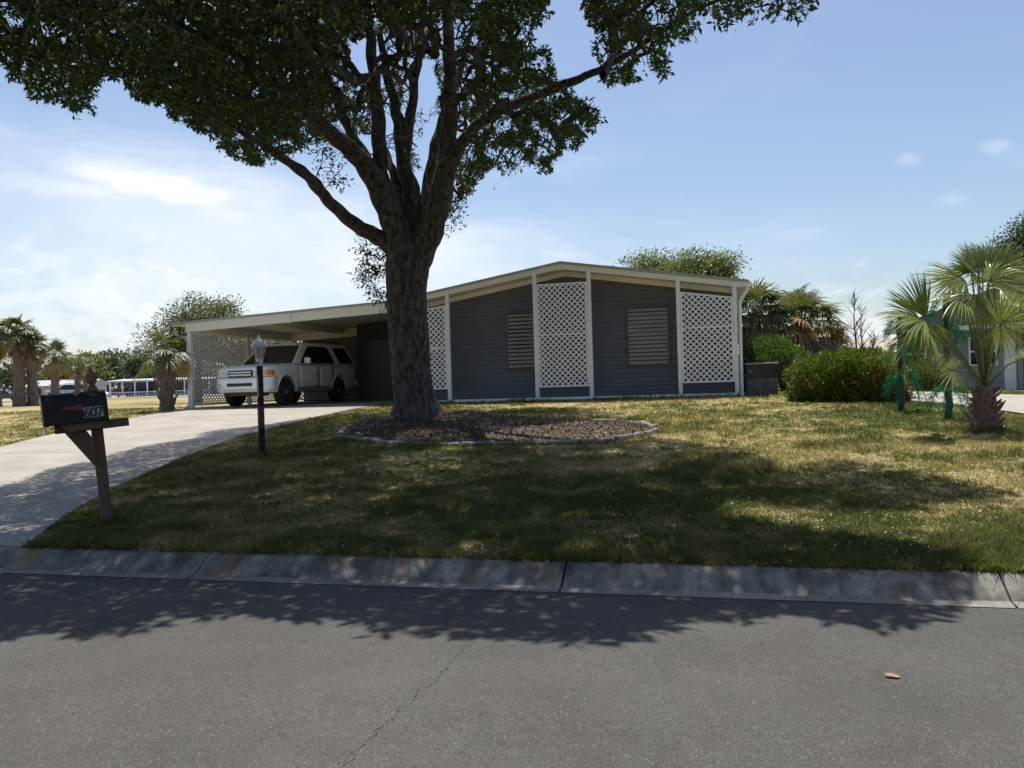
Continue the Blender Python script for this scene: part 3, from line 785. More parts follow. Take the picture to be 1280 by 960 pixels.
# station table: x, half width, top z, bottom z  (x grows to the rear)
ST = [(0.00, 0.70, 0.98, 0.44), (0.03, 0.80, 1.035, 0.42), (0.08, 0.885, 1.07, 0.41), (0.16, 0.945, 1.098, 0.40), (0.40, 0.985, 1.14, 0.38), (0.8, 0.995, 1.178, 0.38), (1.25, 0.995, 1.205, 0.38), (1.45, 0.995, 1.215, 0.38),
      (2.4, 1.0, 1.215, 0.38), (3.6, 1.0, 1.225, 0.38), (4.6, 0.99, 1.235, 0.42), (5.0, 0.965, 1.235, 0.46), (5.12, 0.92, 1.22, 0.5), (5.18, 0.80, 1.18, 0.55)]
def body_w(x): return np.interp(x, [s[0] for s in ST], [s[1] for s in ST])
def body_t(x): return np.interp(x, [s[0] for s in ST], [s[2] for s in ST])
def body_b(x): return np.interp(x, [s[0] for s in ST], [s[3] for s in ST])
def side_y(x, z):
    w, t, bt = body_w(x), body_t(x), body_b(x); k = (z - bt) / (t - bt)
    return w * np.interp(k, [0, 0.12, 0.45, 0.80, 0.95, 1.0], [0.93, 0.975, 1.0, 0.985, 0.955, 0.90])
car = thing('parked_car', 'white sport utility vehicle parked nose out under the carport', 'car', (0, 0, 0))
XS = sorted(set([s[0] for s in ST] + list(np.arange(0.1, 5.2, 0.14))))
rows = []
for x in XS:
    w, t, bt = body_w(x), body_t(x), body_b(x)
    half = []
    for k in np.linspace(0, 1, 12):
        z = bt + (t - bt) * k; half.append((x, float(side_y(x, z)), z))
    top = [(x, w * 0.80, t + 0.012), (x, w * 0.55, t + 0.03), (x, w * 0.28, t + 0.036), (x, 0, t + 0.038)]
    h = half + top
    row = h + [(p[0], -p[1], p[2]) for p in h[-2::-1]]
    rows.append(row)
b = MB(); b.grid(rows); b.add(rows[0], [tuple(range(len(rows[0])))]); b.add(rows[-1], [tuple(range(len(rows[-1])))])
for i in range(len(rows) - 1):
    b.add([rows[i][0], rows[i][-1], rows[i + 1][-1], rows[i + 1][0]], [(0, 1, 2, 3)])
body = b.build('body', M_car, None, smooth=True, autosmooth=50)
# wheel arches are cut out of the shell
bmx = bmesh.new(); bmx.from_mesh(body.data); bmesh.ops.remove_doubles(bmx, verts=bmx.verts, dist=0.0005); bmesh.ops.recalc_face_normals(bmx, faces=bmx.faces); bmx.to_mesh(body.data); bmx.free()
cutters = []
for x in (0.87, 3.87):
    b = MB(); b.lathe([(0.475, -1.3), (0.475, 1.3)], 32, (x, 0, 0.41), 'y'); c = b.build('cut', M_car); cutters.append(c)
    m = body.modifiers.new('arch', 'BOOLEAN'); m.operation = 'DIFFERENCE'; m.object = c; m.solver = 'EXACT'
dg = bpy.context.evaluated_depsgraph_get(); ev = body.evaluated_get(dg); me = D.meshes.new_from_object(ev)
old = body.data; body.modifiers.clear(); body.data = me
for c in cutters: D.objects.remove(c, do_unlink=True)
body.parent = car
# inner wheel wells
b = MB()
b.bx(0.3, 4.9, -0.60, 0.60, 0.36, 1.05); b.build('chassis', M_blackp, car)
# greenhouse
GB = [(1.25, 0.93, 1.21), (5.08, 0.90, 1.22)]
def gh(x, k, s):
    """side of the cabin: k 0 at belt, 1 at roof edge"""
    return (x, s * (0.955 - 0.20 * k - 0.03 * (x > 4.6)), 1.215 + 0.585 * k)
b = MB()
front_b, front_t, rear_t, rear_b = 1.28, 2.05, 4.72, 5.10
rows = []
for k in np.linspace(0, 1, 7):
    xf = front_b + (front_t - front_b) * k; xr_ = rear_b + (rear_t - rear_b) * k; y = 0.955 - 0.20 * k; z = 1.205 + 0.595 * k
    ring = []
    for s_, (xa, xb) in ((1, (xf, xr_)), (-1, (xr_, xf))):
        for t in np.linspace(0, 1, 9): ring.append((xa + (xb - xa) * t, s_ * y, z))
    rows.append(ring + [ring[0]])
ring = rows[-1]
for inset, dz in ((0.05, 0.035), (0.14, 0.062), (0.3, 0.078)):
    rows.append([(p[0] + (3.4 - p[0]) * inset * 0.6, p[1] * (1 - inset), 1.80 + dz) for p in ring])
b.grid(rows); b.add(rows[-1][:-1], [tuple(range(18))])
b.build('cabin', M_car, car, smooth=True, autosmooth=38)
def side_win(xa, xb, xc, xd, k0, k1, s, name='window'):
    """bottom xa..xb, top xd..xc"""
    b = MB(); pts = []
    for k, (p, q) in ((k0, (xa, xb)), (k1, (xd, xc))):
        y = 0.955 - 0.20 * k; z = 1.205 + 0.595 * k
        pts.append([(p + (q - p) * t, s * (y + 0.006), z) for t in (0, 0.25, 0.5, 0.75, 1)])
    b.grid(pts); inn = [[(p[0], p[1] - s * 0.02, p[2]) for p in r] for r in pts]
    o = b.build(name, M_glassd, car)
    m = o.modifiers.new('t', 'SOLIDIFY'); m.thickness = 0.01; m.offset = 0
    return o
def round_win(poly, rads, s, name='window', mat=None, off=0.009):
    pts = []; n = len(poly)
    for i in range(n):
        p = Vector((poly[i][0], poly[i][1] * 0.6)); a = Vector((poly[i - 1][0], poly[i - 1][1] * 0.6)); c = Vector((poly[(i + 1) % n][0], poly[(i + 1) % n][1] * 0.6)); r = rads[i]
        q0 = p + (a - p).normalized() * r; q1 = p + (c - p).normalized() * r
        for t in np.linspace(0, 1, 6): pts.append(q0 * (1 - t) ** 2 + p * 2 * t * (1 - t) + q1 * t * t)
    def P(v, o): k = v.y / 0.6; return (v.x, s * (0.955 - 0.20 * k + o), 1.205 + 0.595 * k)
    m = len(pts); b = MB(); b.add([P(v, off) for v in pts] + [P(v, -0.01) for v in pts], [tuple(range(m)), tuple(range(2 * m - 1, m - 1, -1))] + [(i, m + i, m + (i + 1) % m, (i + 1) % m) for i in range(m)])
    return b.build(name, mat or M_glassd, car)
for s in (1, -1):
    round_win([(1.62, 0.03), (2.635, 0.03), (2.635, 0.93), (2.30, 0.93)], (0.05, 0.01, 0.01, 0.16), s); round_win([(2.665, 0.03), (3.66, 0.03), (3.46, 0.93), (2.665, 0.93)], (0.01, 0.10, 0.16, 0.01), s); round_win([(3.98, 0.06), (4.86, 0.06), (4.58, 0.91), (3.76, 0.91)], (0.05, 0.06, 0.10, 0.06), s)
    round_win([(2.60, 0.02), (2.70, 0.02), (2.70, 0.94), (2.60, 0.94)], (0.005,) * 4, s, 'pillar_trim', M_blackp, 0.004)
def quadpane(pts, name, mat, parent, off):
    b = MB(); b.grid(pts); o = b.build(name, mat, parent); m = o.modifiers.new('t', 'SOLIDIFY'); m.thickness = 0.012; m.offset = 0; return o
def wsh(k, f, off):
    x = front_b + (front_t - front_b) * k - off * 0.6; y = (0.955 - 0.20 * k - 0.075) * f; return (x, y, 1.205 + 0.595 * k + off * 0.75)
quadpane([[wsh(k, f, 0.008) for f in np.linspace(-1, 1, 7)] for k in (0.03, 0.5, 0.95)], 'windshield', M_glassd, car, 0)
def rsh(k, f, off):
    x = rear_b + (rear_t - rear_b) * k + off; y = (0.955 - 0.20 * k - 0.10) * f; return (x, y, 1.205 + 0.595 * k)
quadpane([[rsh(k, f, 0.01) for f in np.linspace(-1, 1, 7)] for k in (0.15, 0.85)], 'rear_window', M_glassd, car, 0)
# doors: thin skins a little proud of the side, each with a handle
def door(x0, x1, s):
    pts = [[(x, s * (float(side_y(x, z)) + 0.0005), z) for z in np.linspace(0.50, 1.20, 9)] for x in np.linspace(x0, x1, 7)]
    o = quadpane(pts, 'door', M_car, car, 0); o.modifiers['t'].thickness = 0.004; o.data.polygons.foreach_set('use_smooth', [True] * len(o.data.polygons))
    b = MB(); y = float(side_y(x1 - 0.15, 1.08)); b.bx(x1 - 0.24, x1 - 0.06, s * y, s * (y + 0.035), 1.05, 1.085); b.build('handle', M_car, o, bevel=0.008)
    b = MB(); b.grid([[(x, s * (float(side_y(x, z)) + 0.017), z) for z in (0.66, 0.70)] for x in np.linspace(x0 + 0.02, x1 - 0.02, 6)]); q = b.build('trim_strip', M_blackp if False else M_car, o); m = q.modifiers.new('t', 'SOLIDIFY'); m.thickness = 0.016; m.offset = 0
for s in (1, -1):
    door(1.50, 2.60, s); door(2.625, 3.45, s)
    b = MB(); b.bx(1.42, 3.30, s * 0.86, s * 1.04, 0.40, 0.47); b.build('running_board', pm('grey_step', (0.25, 0.25, 0.25), rough=0.5), car, bevel=0.02)
    for xx, za, zc_ in ((1.488, 0.47, 1.20), (2.612, 0.47, 1.205), (3.462, 0.78, 1.205)):
        pts = [[(xx + e, s * (float(side_y(xx, z)) + 0.0085), z) for e in (-0.011, 0.011)] for z in np.linspace(za, zc_, 9)]
        quadpane(pts, 'panel_seam', M_blackp, car, 0).modifiers['t'].thickness = 0.004
    pts = [[(xx, s * (float(side_y(xx, z)) + 0.006), z) for z in (0.40, 0.46, 0.52)] for xx in np.linspace(1.40, 3.35, 8)]
    quadpane(pts, 'sill_cladding', pm('grey_sill_plastic', (0.22, 0.22, 0.22), rough=0.6), car, 0)
    # mirror
    b = MB(); b.box((1.80, s * 1.10, 1.30), (0.13, 0.21, 0.19)); mo = b.build('wing_mirror', M_car, car, bevel=0.05, seg=3)
    b = MB(); b.tube([(1.83, s * 0.93, 1.24), (1.81, s * 1.04, 1.27)], 0.03, 8); b.build('mirror_arm', M_blackp, mo)
    # lamps
    b = MB(); pts = []
    for z in (0.90, 0.97, 1.055):
        pts.append([(0.0 + 0.02 + x * 0.0 + 0.16 * ((yy - 0.48) / 0.42) ** 3 - 0.012 + (1.07 - z) * -0.02, s * yy, z) for x, yy in zip(range(6), np.linspace(0.47, 0.78, 6))])
    def fx(y):   # x of the nose surface at half width y
        return float(np.interp(y, [0.0, 0.70, 0.86, 0.945, 0.985], [-0.0, 0.0, 0.05, 0.16, 0.40]))
    pts = [[(fx(yy * (0.99 + 0.02 * (1.05 - z))) - 0.012, s * yy, z) for yy in np.linspace(0.46, 0.80, 7)] for z in (0.86, 0.91, 0.97, 1.01)]
    quadpane(pts, 'headlight', M_lens, car, 0)
    pts = [[(fx(yy) - 0.012 + 0.004, s * (yy + 0.004), z) for yy in np.linspace(0.83, 0.962, 7)] for z in (0.865, 0.91, 0.97, 1.015)]
    quadpane(pts, 'turn_signal', M_amber, car, 0)
    b = MB(); b.lathe([(0.001, -0.02), (0.06, -0.02), (0.065, 0.0), (0.05, 0.01), (0.001, 0.012)], 14, (-0.055, s * 0.74, 0.60), 'x'); b.build('fog_lamp', M_lens, car, smooth=True)
    b = MB(); b.bx(5.10, 5.17, s * 0.70, s * 0.90, 0.85, 1.18); b.build('tail_light', pm('red_lens', (0.35, 0.02, 0.02), rough=0.15), car, bevel=0.02)
    b = MB(); b.tube([(2.35, s * 0.66, 1.90), (2.45, s * 0.66, 1.925), (4.3, s * 0.66, 1.925), (4.45, s * 0.66, 1.885)], 0.02, 6); b.build('roof_rail', M_blackp, car)
    for x in (0.87, 3.87):
        make_wheel(car, x, s * 0.85)
        b = MB(); b.tube([(x + 0.492 * math.cos(a), s * (float(side_y(x + 0.492 * math.cos(a), max(0.45, 0.41 + 0.492 * math.sin(a)))) - 0.004), 0.41 + 0.492 * math.sin(a)) for a in np.linspace(0.02, math.pi - 0.02, 22)], 0.030, 8); b.build('arch_flare', M_car, car, smooth=True)
# bumper, air slot, valance
rows = []
for z, off in ((0.46, 0.02), (0.50, 0.065), (0.60, 0.08), (0.74, 0.075), (0.80, 0.05), (0.82, 0.0)):
    row = []
    for yy in np.linspace(-0.985, 0.985, 33):
        x = float(np.interp(abs(yy), [0, 0.55, 0.75, 0.88, 0.95, 0.985], [0.0, 0.012, 0.05, 0.13, 0.24, 0.40])); row.append((x - off * (1 - 0.3 * abs(yy)), yy * (1.0 + 0.12 * off), z))
    rows.append(row)
b = MB(); b.grid(rows); bo = b.build('front_bumper', M_car, car, smooth=True)
m = bo.modifiers.new('t', 'SOLIDIFY'); m.thickness = 0.03; m.offset = -1
pts = [[(float(np.interp(abs(yy), [0.0, 0.70, 0.80, 0.885, 0.945, 0.985], [0.0, 0.0, 0.03, 0.08, 0.16, 0.40])) - 0.012, yy, z) for z in (0.822, 0.838)] for yy in np.linspace(-0.975, 0.975, 33)]
quadpane(pts, 'bumper_seam', M_blackp, car, 0).modifiers['t'].thickness = 0.006
b = MB(); b.bx(-0.096, -0.06, -0.42, 0.42, 0.575, 0.665); b.build('air_intake', M_blackp, bo, bevel=0.015)
b = MB(); b.bx(0.06, 0.5, -0.62, 0.62, 0.30, 0.46); b.build('valance', M_under, car, bevel=0.03)
b = MB(); b.bx(-0.03, 0.02, -0.42, 0.42, 0.845, 1.025); gr = b.build('grille', M_blackp, car, bevel=0.02)
b = MB()
for z in (0.89, 0.965): b.bx(-0.045, -0.028, -0.37, 0.37, z - 0.016, z + 0.022)
b.build('grille_bar', M_chrome, gr, bevel=0.006)
b = MB()
def ring(cx_, cy_, rx, rz, t=0.008, n=20): b.tube([(-0.052, cx_ + rx * math.cos(a), cy_ + rz * math.sin(a)) for a in np.linspace(0, 2 * math.pi, n)], t, 6)
ring(0, 0.935, 0.075, 0.05); ring(0, 0.945, 0.025, 0.045, 0.006); ring(0, 0.96, 0.055, 0.02, 0.006)
b.build('badge', M_chrome, gr, smooth=True)
b = MB(); b.bx(5.12, 5.24, -0.93, 0.93, 0.50, 0.72); b.build('rear_bumper', M_car, car, bevel=0.04)
axl = at_depth(325, 507, 24.0); phi = math.radians(18.0)
dback = FWD * math.cos(phi) + RGT * math.sin(phi)
p0 = axl - dback * 0.87
car.scale = (1, 1, 1.03); car.location = (p0[0], p0[1], HZ + 0.005); car.rotation_euler = (0, 0, math.atan2(dback[1], dback[0]))

# ------------------------------------------------------------------ mailbox
M_blk = pm('black_mailbox_enamel', (0.006, 0.006, 0.007), (0.011, 0.011, 0.012), 6, 0.5, spec=0.25)
M_wood = pm('weathered_post_wood', (0.14, 0.085, 0.055), (0.075, 0.048, 0.034), 7.0, 0.8, 0.4, 60, stretch=(1, 1, 0.12))
M_red = pm('red_flag_paint', (0.20, 0.012, 0.016), (0.12, 0.010, 0.012), 9, 0.5)
mp_ = gpt(135, 655); sc_ = project(mp_)[2] / FPX
mail = thing('mailbox', 'black rounded mailbox numbered 607 with red flag on leaning wooden post by the driveway', 'mailbox', mp_)
mail.matrix_world = Matrix.Translation(Vector(mp_)) @ Matrix.Rotation(TH + 0.58, 4, 'Z') @ Matrix.Rotation(-0.075, 4, 'Y')
pw = 0.108
b = MB(); b.bx(-pw / 2, pw / 2, -pw / 2, pw / 2, -0.15, 1.43)
po = b.build('post', M_wood, mail, bevel=0.006)
b = MB(); h = pw / 2
b.add([(-h, -h, 1.432), (h, -h, 1.432), (h, h, 1.432), (-h, h, 1.432), (-h, -h, 1.455), (h, -h, 1.455), (h, h, 1.455), (-h, h, 1.455), (-.03, -.03, 1.50), (.03, -.03, 1.50), (.03, .03, 1.50), (-.03, .03, 1.50)],
      [(3, 2, 1, 0), (0, 1, 5, 4), (1, 2, 6, 5), (2, 3, 7, 6), (3, 0, 4, 7), (4, 5, 9, 8), (5, 6, 10, 9), (6, 7, 11, 10), (7, 4, 8, 11), (8, 9, 10, 11)])
b.lathe([(0.03, 1.495), (0.029, 1.515), (0.050, 1.54), (0.057, 1.575), (0.051, 1.61), (0.033, 1.65), (0.014, 1.69), (0.002, 1.71)], 14)
b.build('finial', M_wood, po, smooth=True, autosmooth=35)
b = MB(); b.bx(-0.40, 0.30, -pw / 2 - 0.092, -pw / 2 - 0.002, 1.035, 1.125); b.build('arm', M_wood, mail, bevel=0.006)
b = MB(); b.prism([(-0.31, 1.033), (-0.11, 1.033), (-0.056, 0.94), (-0.056, 0.64), (-0.075, 0.66)], -pw / 2 - 0.085, -pw / 2 - 0.004); b.build('brace', M_wood, mail, bevel=0.004)
b = MB(); b.prism([(-0.36, 1.127), (0.07, 1.127), (0.07, 1.06), (-0.29, 1.05)], -0.32, -0.15); b.build('shelf_board', M_wood, mail)
BY0, BY1, BZ0 = -0.36, -0.06, 1.13
def arch(y0, y1, z0, zs, n=14):
    c = (y0 + y1) / 2; r = (y1 - y0) / 2
    return [(y0, z0), (y1, z0)] + [(c + r * math.cos(a), zs + r * math.sin(a)) for a in np.linspace(0, math.pi, n)]
BX0, BX1 = -0.47, 0.09
b = MB(); b.prism(arch(BY0, BY1, BZ0, BZ0 + 0.17), BX0, BX1, 'x'); bxo = b.build('box', M_blk, mail, bevel=0.006)
b = MB(); b.prism(arch(BY0 - 0.006, BY1 + 0.006, BZ0 - 0.006, BZ0 + 0.17), BX0 - 0.03, BX0 + 0.012, 'x'); b.build('door', M_blk, bxo, bevel=0.006)
b = MB(); b.bx(-0.33, -0.17, BY0 - 0.014, BY0 - 0.004, BZ0 + 0.145, BZ0 + 0.175); b.bx(-0.21, -0.145, BY0 - 0.0145, BY0 - 0.0035, BZ0 + 0.13, BZ0 + 0.19)
b.lathe([(0.014, -0.02), (0.014, 0.004)], 10, (-0.315, BY0 - 0.004, BZ0 + 0.16), 'y'); b.build('flag', M_red, bxo, bevel=0.002)
M_plate = pm('number_tile_white', (0.25, 0.25, 0.25), None, rough=0.4); M_dig = pm('number_black', (0.01, 0.01, 0.01), None, rough=0.5)
for i, ch in enumerate('607'):
    x0 = -0.14 + i * 0.062
    b = MB(); b.bx(x0, x0 + 0.058, BY0 - 0.007, BY0 - 0.002, BZ0 + 0.045, BZ0 + 0.155); pl = b.build('number_tile', M_plate, bxo)
    cu = D.curves.new('digit', 'FONT'); cu.body = ch; cu.size = 0.135; cu.align_x = 'CENTER'; cu.extrude = 0.001; cu.offset = 0.003
    to = D.objects.new('digit', cu); COL.objects.link(to); bpy.context.view_layer.update()
    me = D.meshes.new_from_object(to.evaluated_get(bpy.context.evaluated_depsgraph_get())); D.objects.remove(to, do_unlink=True)
    me.materials.clear(); me.materials.append(M_dig)
    do_ = D.objects.new('digit', me); COL.objects.link(do_); do_.parent = pl
    do_.location = (x0 + 0.029, BY0 - 0.010, BZ0 + 0.053); do_.rotation_euler = (math.radians(90), 0, 0)

# ------------------------------------------------------------------ lamp post
M_pole = pm('dark_lamp_pole_paint', (0.010, 0.010, 0.014), (0.016, 0.014, 0.018), 4, 0.6, 0.1, 50, spec=0.2)
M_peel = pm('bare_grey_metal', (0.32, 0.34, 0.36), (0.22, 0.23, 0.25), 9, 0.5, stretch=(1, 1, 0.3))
M_rust = pm('red_brown_primer', (0.075, 0.018, 0.018), (0.04, 0.014, 0.016), 7, 0.5)
M_lwh = pm('lantern_white_enamel', (0.60, 0.63, 0.68), (0.48, 0.51, 0.55), 6, 0.35)
lp = gpt(328, 571); ls = project(lp)[2] / FPX
lamp = thing('lamp_post', 'dark pole garden lamp with white lantern standing on the shaded grass', 'lamp post', lp)
H = lambda py: (571 - py) * ls
b = MB(); R = 0.052
b.lathe([(R * 1.0, 0.0), (R, H(457))], 14); pole = b.build('pole', M_pole, lamp, smooth=True, autosmooth=40)
b = MB(); b.lathe([(0.075, -0.08), (0.078, 0.02), (0.066, 0.05), (0.054, 0.06)], 14); b.build('base', pm('mossy_base', (0.30, 0.30, 0.28), (0.12, 0.12, 0.10), 14, 0.8), lamp, smooth=True)
def arcplate(a0, a1, z0, z1, r, nz=6, jag=0.0):
    rows = []
    for k in range(nz + 1):
        z = z0 + (z1 - z0) * k / nz
        rows.append([(r * math.cos(a), r * math.sin(a), z) for a in np.linspace(a0, a1 + (RNG.uniform(-jag, jag)), 8)])
    return rows
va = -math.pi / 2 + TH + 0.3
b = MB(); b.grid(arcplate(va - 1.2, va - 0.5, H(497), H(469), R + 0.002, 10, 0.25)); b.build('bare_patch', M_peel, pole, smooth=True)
b = MB(); b.grid(arcplate(va - 1.5, va + 1.5, H(534), H(508), R + 0.002, 10, 0.1)); b.build('primer_patch', M_rust, pole, smooth=True)
b = MB(); b.lathe([(0.054, H(457.5)), (0.058, H(456.5)), (0.058, H(451)), (0.05, H(449))], 14); b.build('collar', M_lwh, lamp, smooth=True, autosmooth=40)
b = MB(); b.lathe([(0.022, -0.008), (0.022, 0.004), (0.012, 0.008)], 10, (0, -0.060, H(454)), 'y'); b.build('photo_cell', M_blackp, lamp)
lan = MB()
zb_, zt_ = H(449), H(434)
n = 6
for k in range(n):
    a = 2 * math.pi * k / n + TH + 0.2
    lan.tube([(0.055 * math.cos(a), 0.055 * math.sin(a), zb_), (0.098 * math.cos(a), 0.098 * math.sin(a), zt_)], 0.008, 6)
lan.lathe([(0.03, zb_ - 0.012), (0.062, zb_ - 0.01), (0.064, zb_ + 0.012), (0.03, zb_ + 0.014)], 6 * 2)
lan.lathe([(0.085, zt_ - 0.008), (0.108, zt_ - 0.006), (0.108, zt_ + 0.008), (0.085, zt_ + 0.01)], 12)
lo_ = lan.build('lantern_frame', M_lwh, lamp)
b = MB(); b.lathe([(0.045, zb_ + 0.016), (0.088, zt_ - 0.01)], 6); g = b.build('lantern_glass', pm('warm_frosted_glass', (0.42, 0.30, 0.17), (0.36, 0.27, 0.18), 6, 0.3), lamp); g.rotation_euler = (0, 0, TH + 0.2)
b = MB(); b.lathe([(0.125, zt_ + 0.012), (0.13, zt_ + 0.02), (0.095, zt_ + 0.075), (0.055, zt_ + 0.12), (0.03, zt_ + 0.14), (0.022, zt_ + 0.15), (0.026, zt_ + 0.165), (0.012, zt_ + 0.19), (0.002, zt_ + 0.215)], 12); b.build('lantern_roof', M_lwh, lamp, smooth=True, autosmooth=35)

# ------------------------------------------------------------------ utility box beside the house
ub = thing('utility_box', 'black lidded utility box on grey base beside the house corner', 'utility box', (1.28, 21.3, HZ - 0.06))
ub.rotation_euler = (0, 0, 0)
b = MB(); b.bx(-0.42, 0.33, -0.30, 0.30, -0.2, 0.46); b.build('cabinet', pm('grey_cabinet_paint', (0.085, 0.088, 0.095), (0.07, 0.073, 0.08), 3, 0.5), ub, bevel=0.012)
b = MB(); b.bx(-0.10, -0.092, -0.304, -0.298, -0.05, 0.44); b.bx(0.14, 0.22, -0.306, -0.298, 0.40, 0.42); b.build('door_seam', pm('light_latch', (0.3, 0.3, 0.3)), ub)
b = MB(); b.bx(-0.415, 0.325, -0.295, 0.295, 0.463, 0.80); b.build('upper_box', pm('black_gloss_cover', (0.012, 0.012, 0.014), rough=0.3), ub, bevel=0.01)
b = MB(); b.bx(-0.44, 0.36, -0.33, 0.33, 0.803, 0.85); b.build('lid', pm('grey_lid', (0.24, 0.25, 0.26), rough=0.25), ub, bevel=0.015)
b = MB(); b.bx(-0.34, -0.31, -0.303, -0.296, 0.62, 0.66); b.build('latch', pm('pale_latch', (0.6, 0.6, 0.6)), ub)

# ------------------------------------------------------------------ concrete edging blocks round the mulch bed
fp = [(424, 548), (461, 552), (464, 551.5), (493, 556.5), (496, 556), (530, 558.5), (532, 558.5), (575, 557.5), (577, 557.5), (622, 556.5), (624, 556.5), (684, 556), (686, 556), (724, 555), (727, 555), (768, 552), (771, 551), (803, 545), (806, 545), (821, 539)]
pos_words = ['end one at the driveway end of the front row', 'second from the driveway', 'third from the driveway', 'fourth from the driveway', 'fifth from the driveway', 'sixth from the driveway', 'seventh from the driveway', 'eighth from the driveway', 'ninth from the driveway', 'end block of the front row furthest along toward the hedge']
def edging(p, q, label, bow=0.0, tilt=0.0, sink=0.0):
    c = (p + q) / 2; d = q - p; Ln = float(np.linalg.norm(d[:2])); ang = math.atan2(d[1], d[0])
    b = MB(); n = 8; rows = []
    sec = [(-0.055, -0.06), (-0.06, 0.05), (-0.048, 0.085), (-0.022, 0.10), (0.0, 0.092), (0.022, 0.10), (0.048, 0.085), (0.058, 0.05), (0.055, -0.06)]
    for k in range(n + 1):
        t = -0.5 + k / n; x = t * (Ln - 0.012); y = bow * (0.25 - t * t) * -4
        rows.append([(x, y + yy, z + 0.006 * math.sin(k * 2.1)) for yy, z in sec])
    b.grid(rows)
    for r in (rows[0], rows[-1]): b.add(r, [tuple(range(len(r)))])
    o = b.build('edging_block', M_edge, None, bevel=0.004)
    o.location = (c[0], c[1], tz(c[0], c[1]) - 0.018 - sink); o.rotation_euler = (tilt, math.atan2(-(q[2] - p[2]), Ln), ang)
    tag(o, label, 'edging block', 'concrete edging blocks round the mulch bed'); return o
blocks = []
for i in range(0, len(fp), 2):
    k = i // 2
    w_ = pos_words[k]
    lab = 'grey concrete edging block, ' + w_
    if k == 9: lab = 'sunlit concrete edging block, end of the front row toward the hedge'
    edging(gpt(*fp[i]), gpt(*fp[i + 1]), lab, bow=0.02, tilt=RNG.uniform(-0.08, 0.08), sink=RNG.uniform(0, 0.02))
bp = [((424, 546), (430, 538.5), 'concrete edging block turning back at the driveway end of the bed'), ((431, 538), (446, 532), 'concrete edging block behind the bed, between driveway end and tree trunk'), ((447, 531.5), (470, 527), 'concrete edging block behind the bed, next to the tree trunk'),
      ((819, 537.5), (803, 530.5), 'concrete edging block curving back at the sunlit end of the bed'), ((800, 530.5), (775, 528), 'half buried concrete edging block along the rear of the bed'), ((772, 529), (741, 529), 'pale sunlit concrete edging block lying at the rear of the bed')]
for p, q, lab in bp: edging(gpt(*p), gpt(*q), lab, sink=0.03 if 'buried' in lab else 0.0, tilt=RNG.uniform(-0.1, 0.1))
BED = [gpt(*p)[:2] for p in fp[::2]] + [gpt(821, 539)[:2], gpt(803, 531)[:2], gpt(741, 529)[:2]] + [np.array([-4.6, 17.2]), np.array([-6.0, 17.8]), np.array([-7.2, 17.0])] + [gpt(447, 531)[:2]]
BEDP = [(float(p[0]), float(p[1])) for p in BED]
# mulch sheet, mounded toward the trunk
gx = np.arange(-8.0, 0, 0.12); gy = np.arange(12.4, 18.2, 0.12); GX, GY = np.meshgrid(gx, gy)
ins = in_poly(GX, GY, BEDP); b = MB()
tb = gpt(517, 527)
def bed_z(x, y): return terr(x, y) + 0.03 + 0.10 * np.exp(-((x - tb[0]) ** 2 + (y - tb[1]) ** 2) / 1.8) + 0.03 * (fbm(np.asarray(x) * 3, np.asarray(y) * 3, 2) - 0.5)
GZ = bed_z(GX, GY)
vid = -np.ones(GX.shape, int); vs = []
for i in range(GX.shape[0]):
    for j in range(GX.shape[1]): vid[i, j] = len(vs); vs.append((GX[i, j], GY[i, j], GZ[i, j]))
fs = [(vid[i, j], vid[i, j + 1], vid[i + 1, j + 1], vid[i + 1, j]) for i in range(GX.shape[0] - 1) for j in range(GX.shape[1] - 1) if ins[i, j] or ins[i + 1, j + 1]]
b.add(vs, fs)
M_mulch = pm('brown_mulch', (0.040, 0.026, 0.018), (0.095, 0.064, 0.042), 16, 0.95, 0.9, 45)
tag(b.build('mulch_bed', M_mulch, smooth=True), kind='structure')

# a fallen leaf on the road, red leaves on the lawn
M_leafd = pm('dry_leaf_tan', (0.26, 0.17, 0.10), (0.18, 0.11, 0.06), 20, 0.7)
q = road_pt(1115, 850); b = MB(); rows = []
for k in range(9):
    t = -1 + k / 4; wv = 0.026 * (1 - t * t) ** 0.7 + 0.0015
    rows.append([(t * 0.055, s * wv, 0.006 + 0.014 * abs(s) * (1 - abs(t)) + 0.012 * t * t) for s in (-1, -0.5, 0, 0.5, 1)])
b.grid(rows); lf = b.build('dry_leaf', M_leafd, None, smooth=True); lf.location = (q[0], q[1], road_z(q[1]) + 0.002); lf.rotation_euler = (0.1, 0.1, -0.15); lf.scale = (0.72, 0.72, 0.72)
m = lf.modifiers.new('t', 'SOLIDIFY'); m.thickness = 0.0012
tag(lf, 'single dry tan leaf lying on the sunlit asphalt', 'leaf')
q = gpt(336, 636)
sp_ = thing('fallen_sprig', 'dull red sprig of leaves lying in the shaded grass', 'sprig', q)
P_ = np.stack([RNG.normal(0, 0.10, 46), RNG.normal(0, 0.06, 46), RNG.uniform(0.02, 0.07, 46)], 1)
V, F_, r_ = leaf_cloud(P_, 0.06, 0.4); np_mesh('leaves', V, F_, leafmat('dull_red_leaf', [(0, (0.16, 0.02, 0.015)), (1, (0.09, 0.015, 0.012))], 0.1), sp_, {'rnd': r_})
b = MB(); b.tube([(-0.16, -0.03, 0.02), (0, 0, 0.04), (0.15, 0.05, 0.03)], 0.004, 5); b.build('stem', M_wood, sp_)
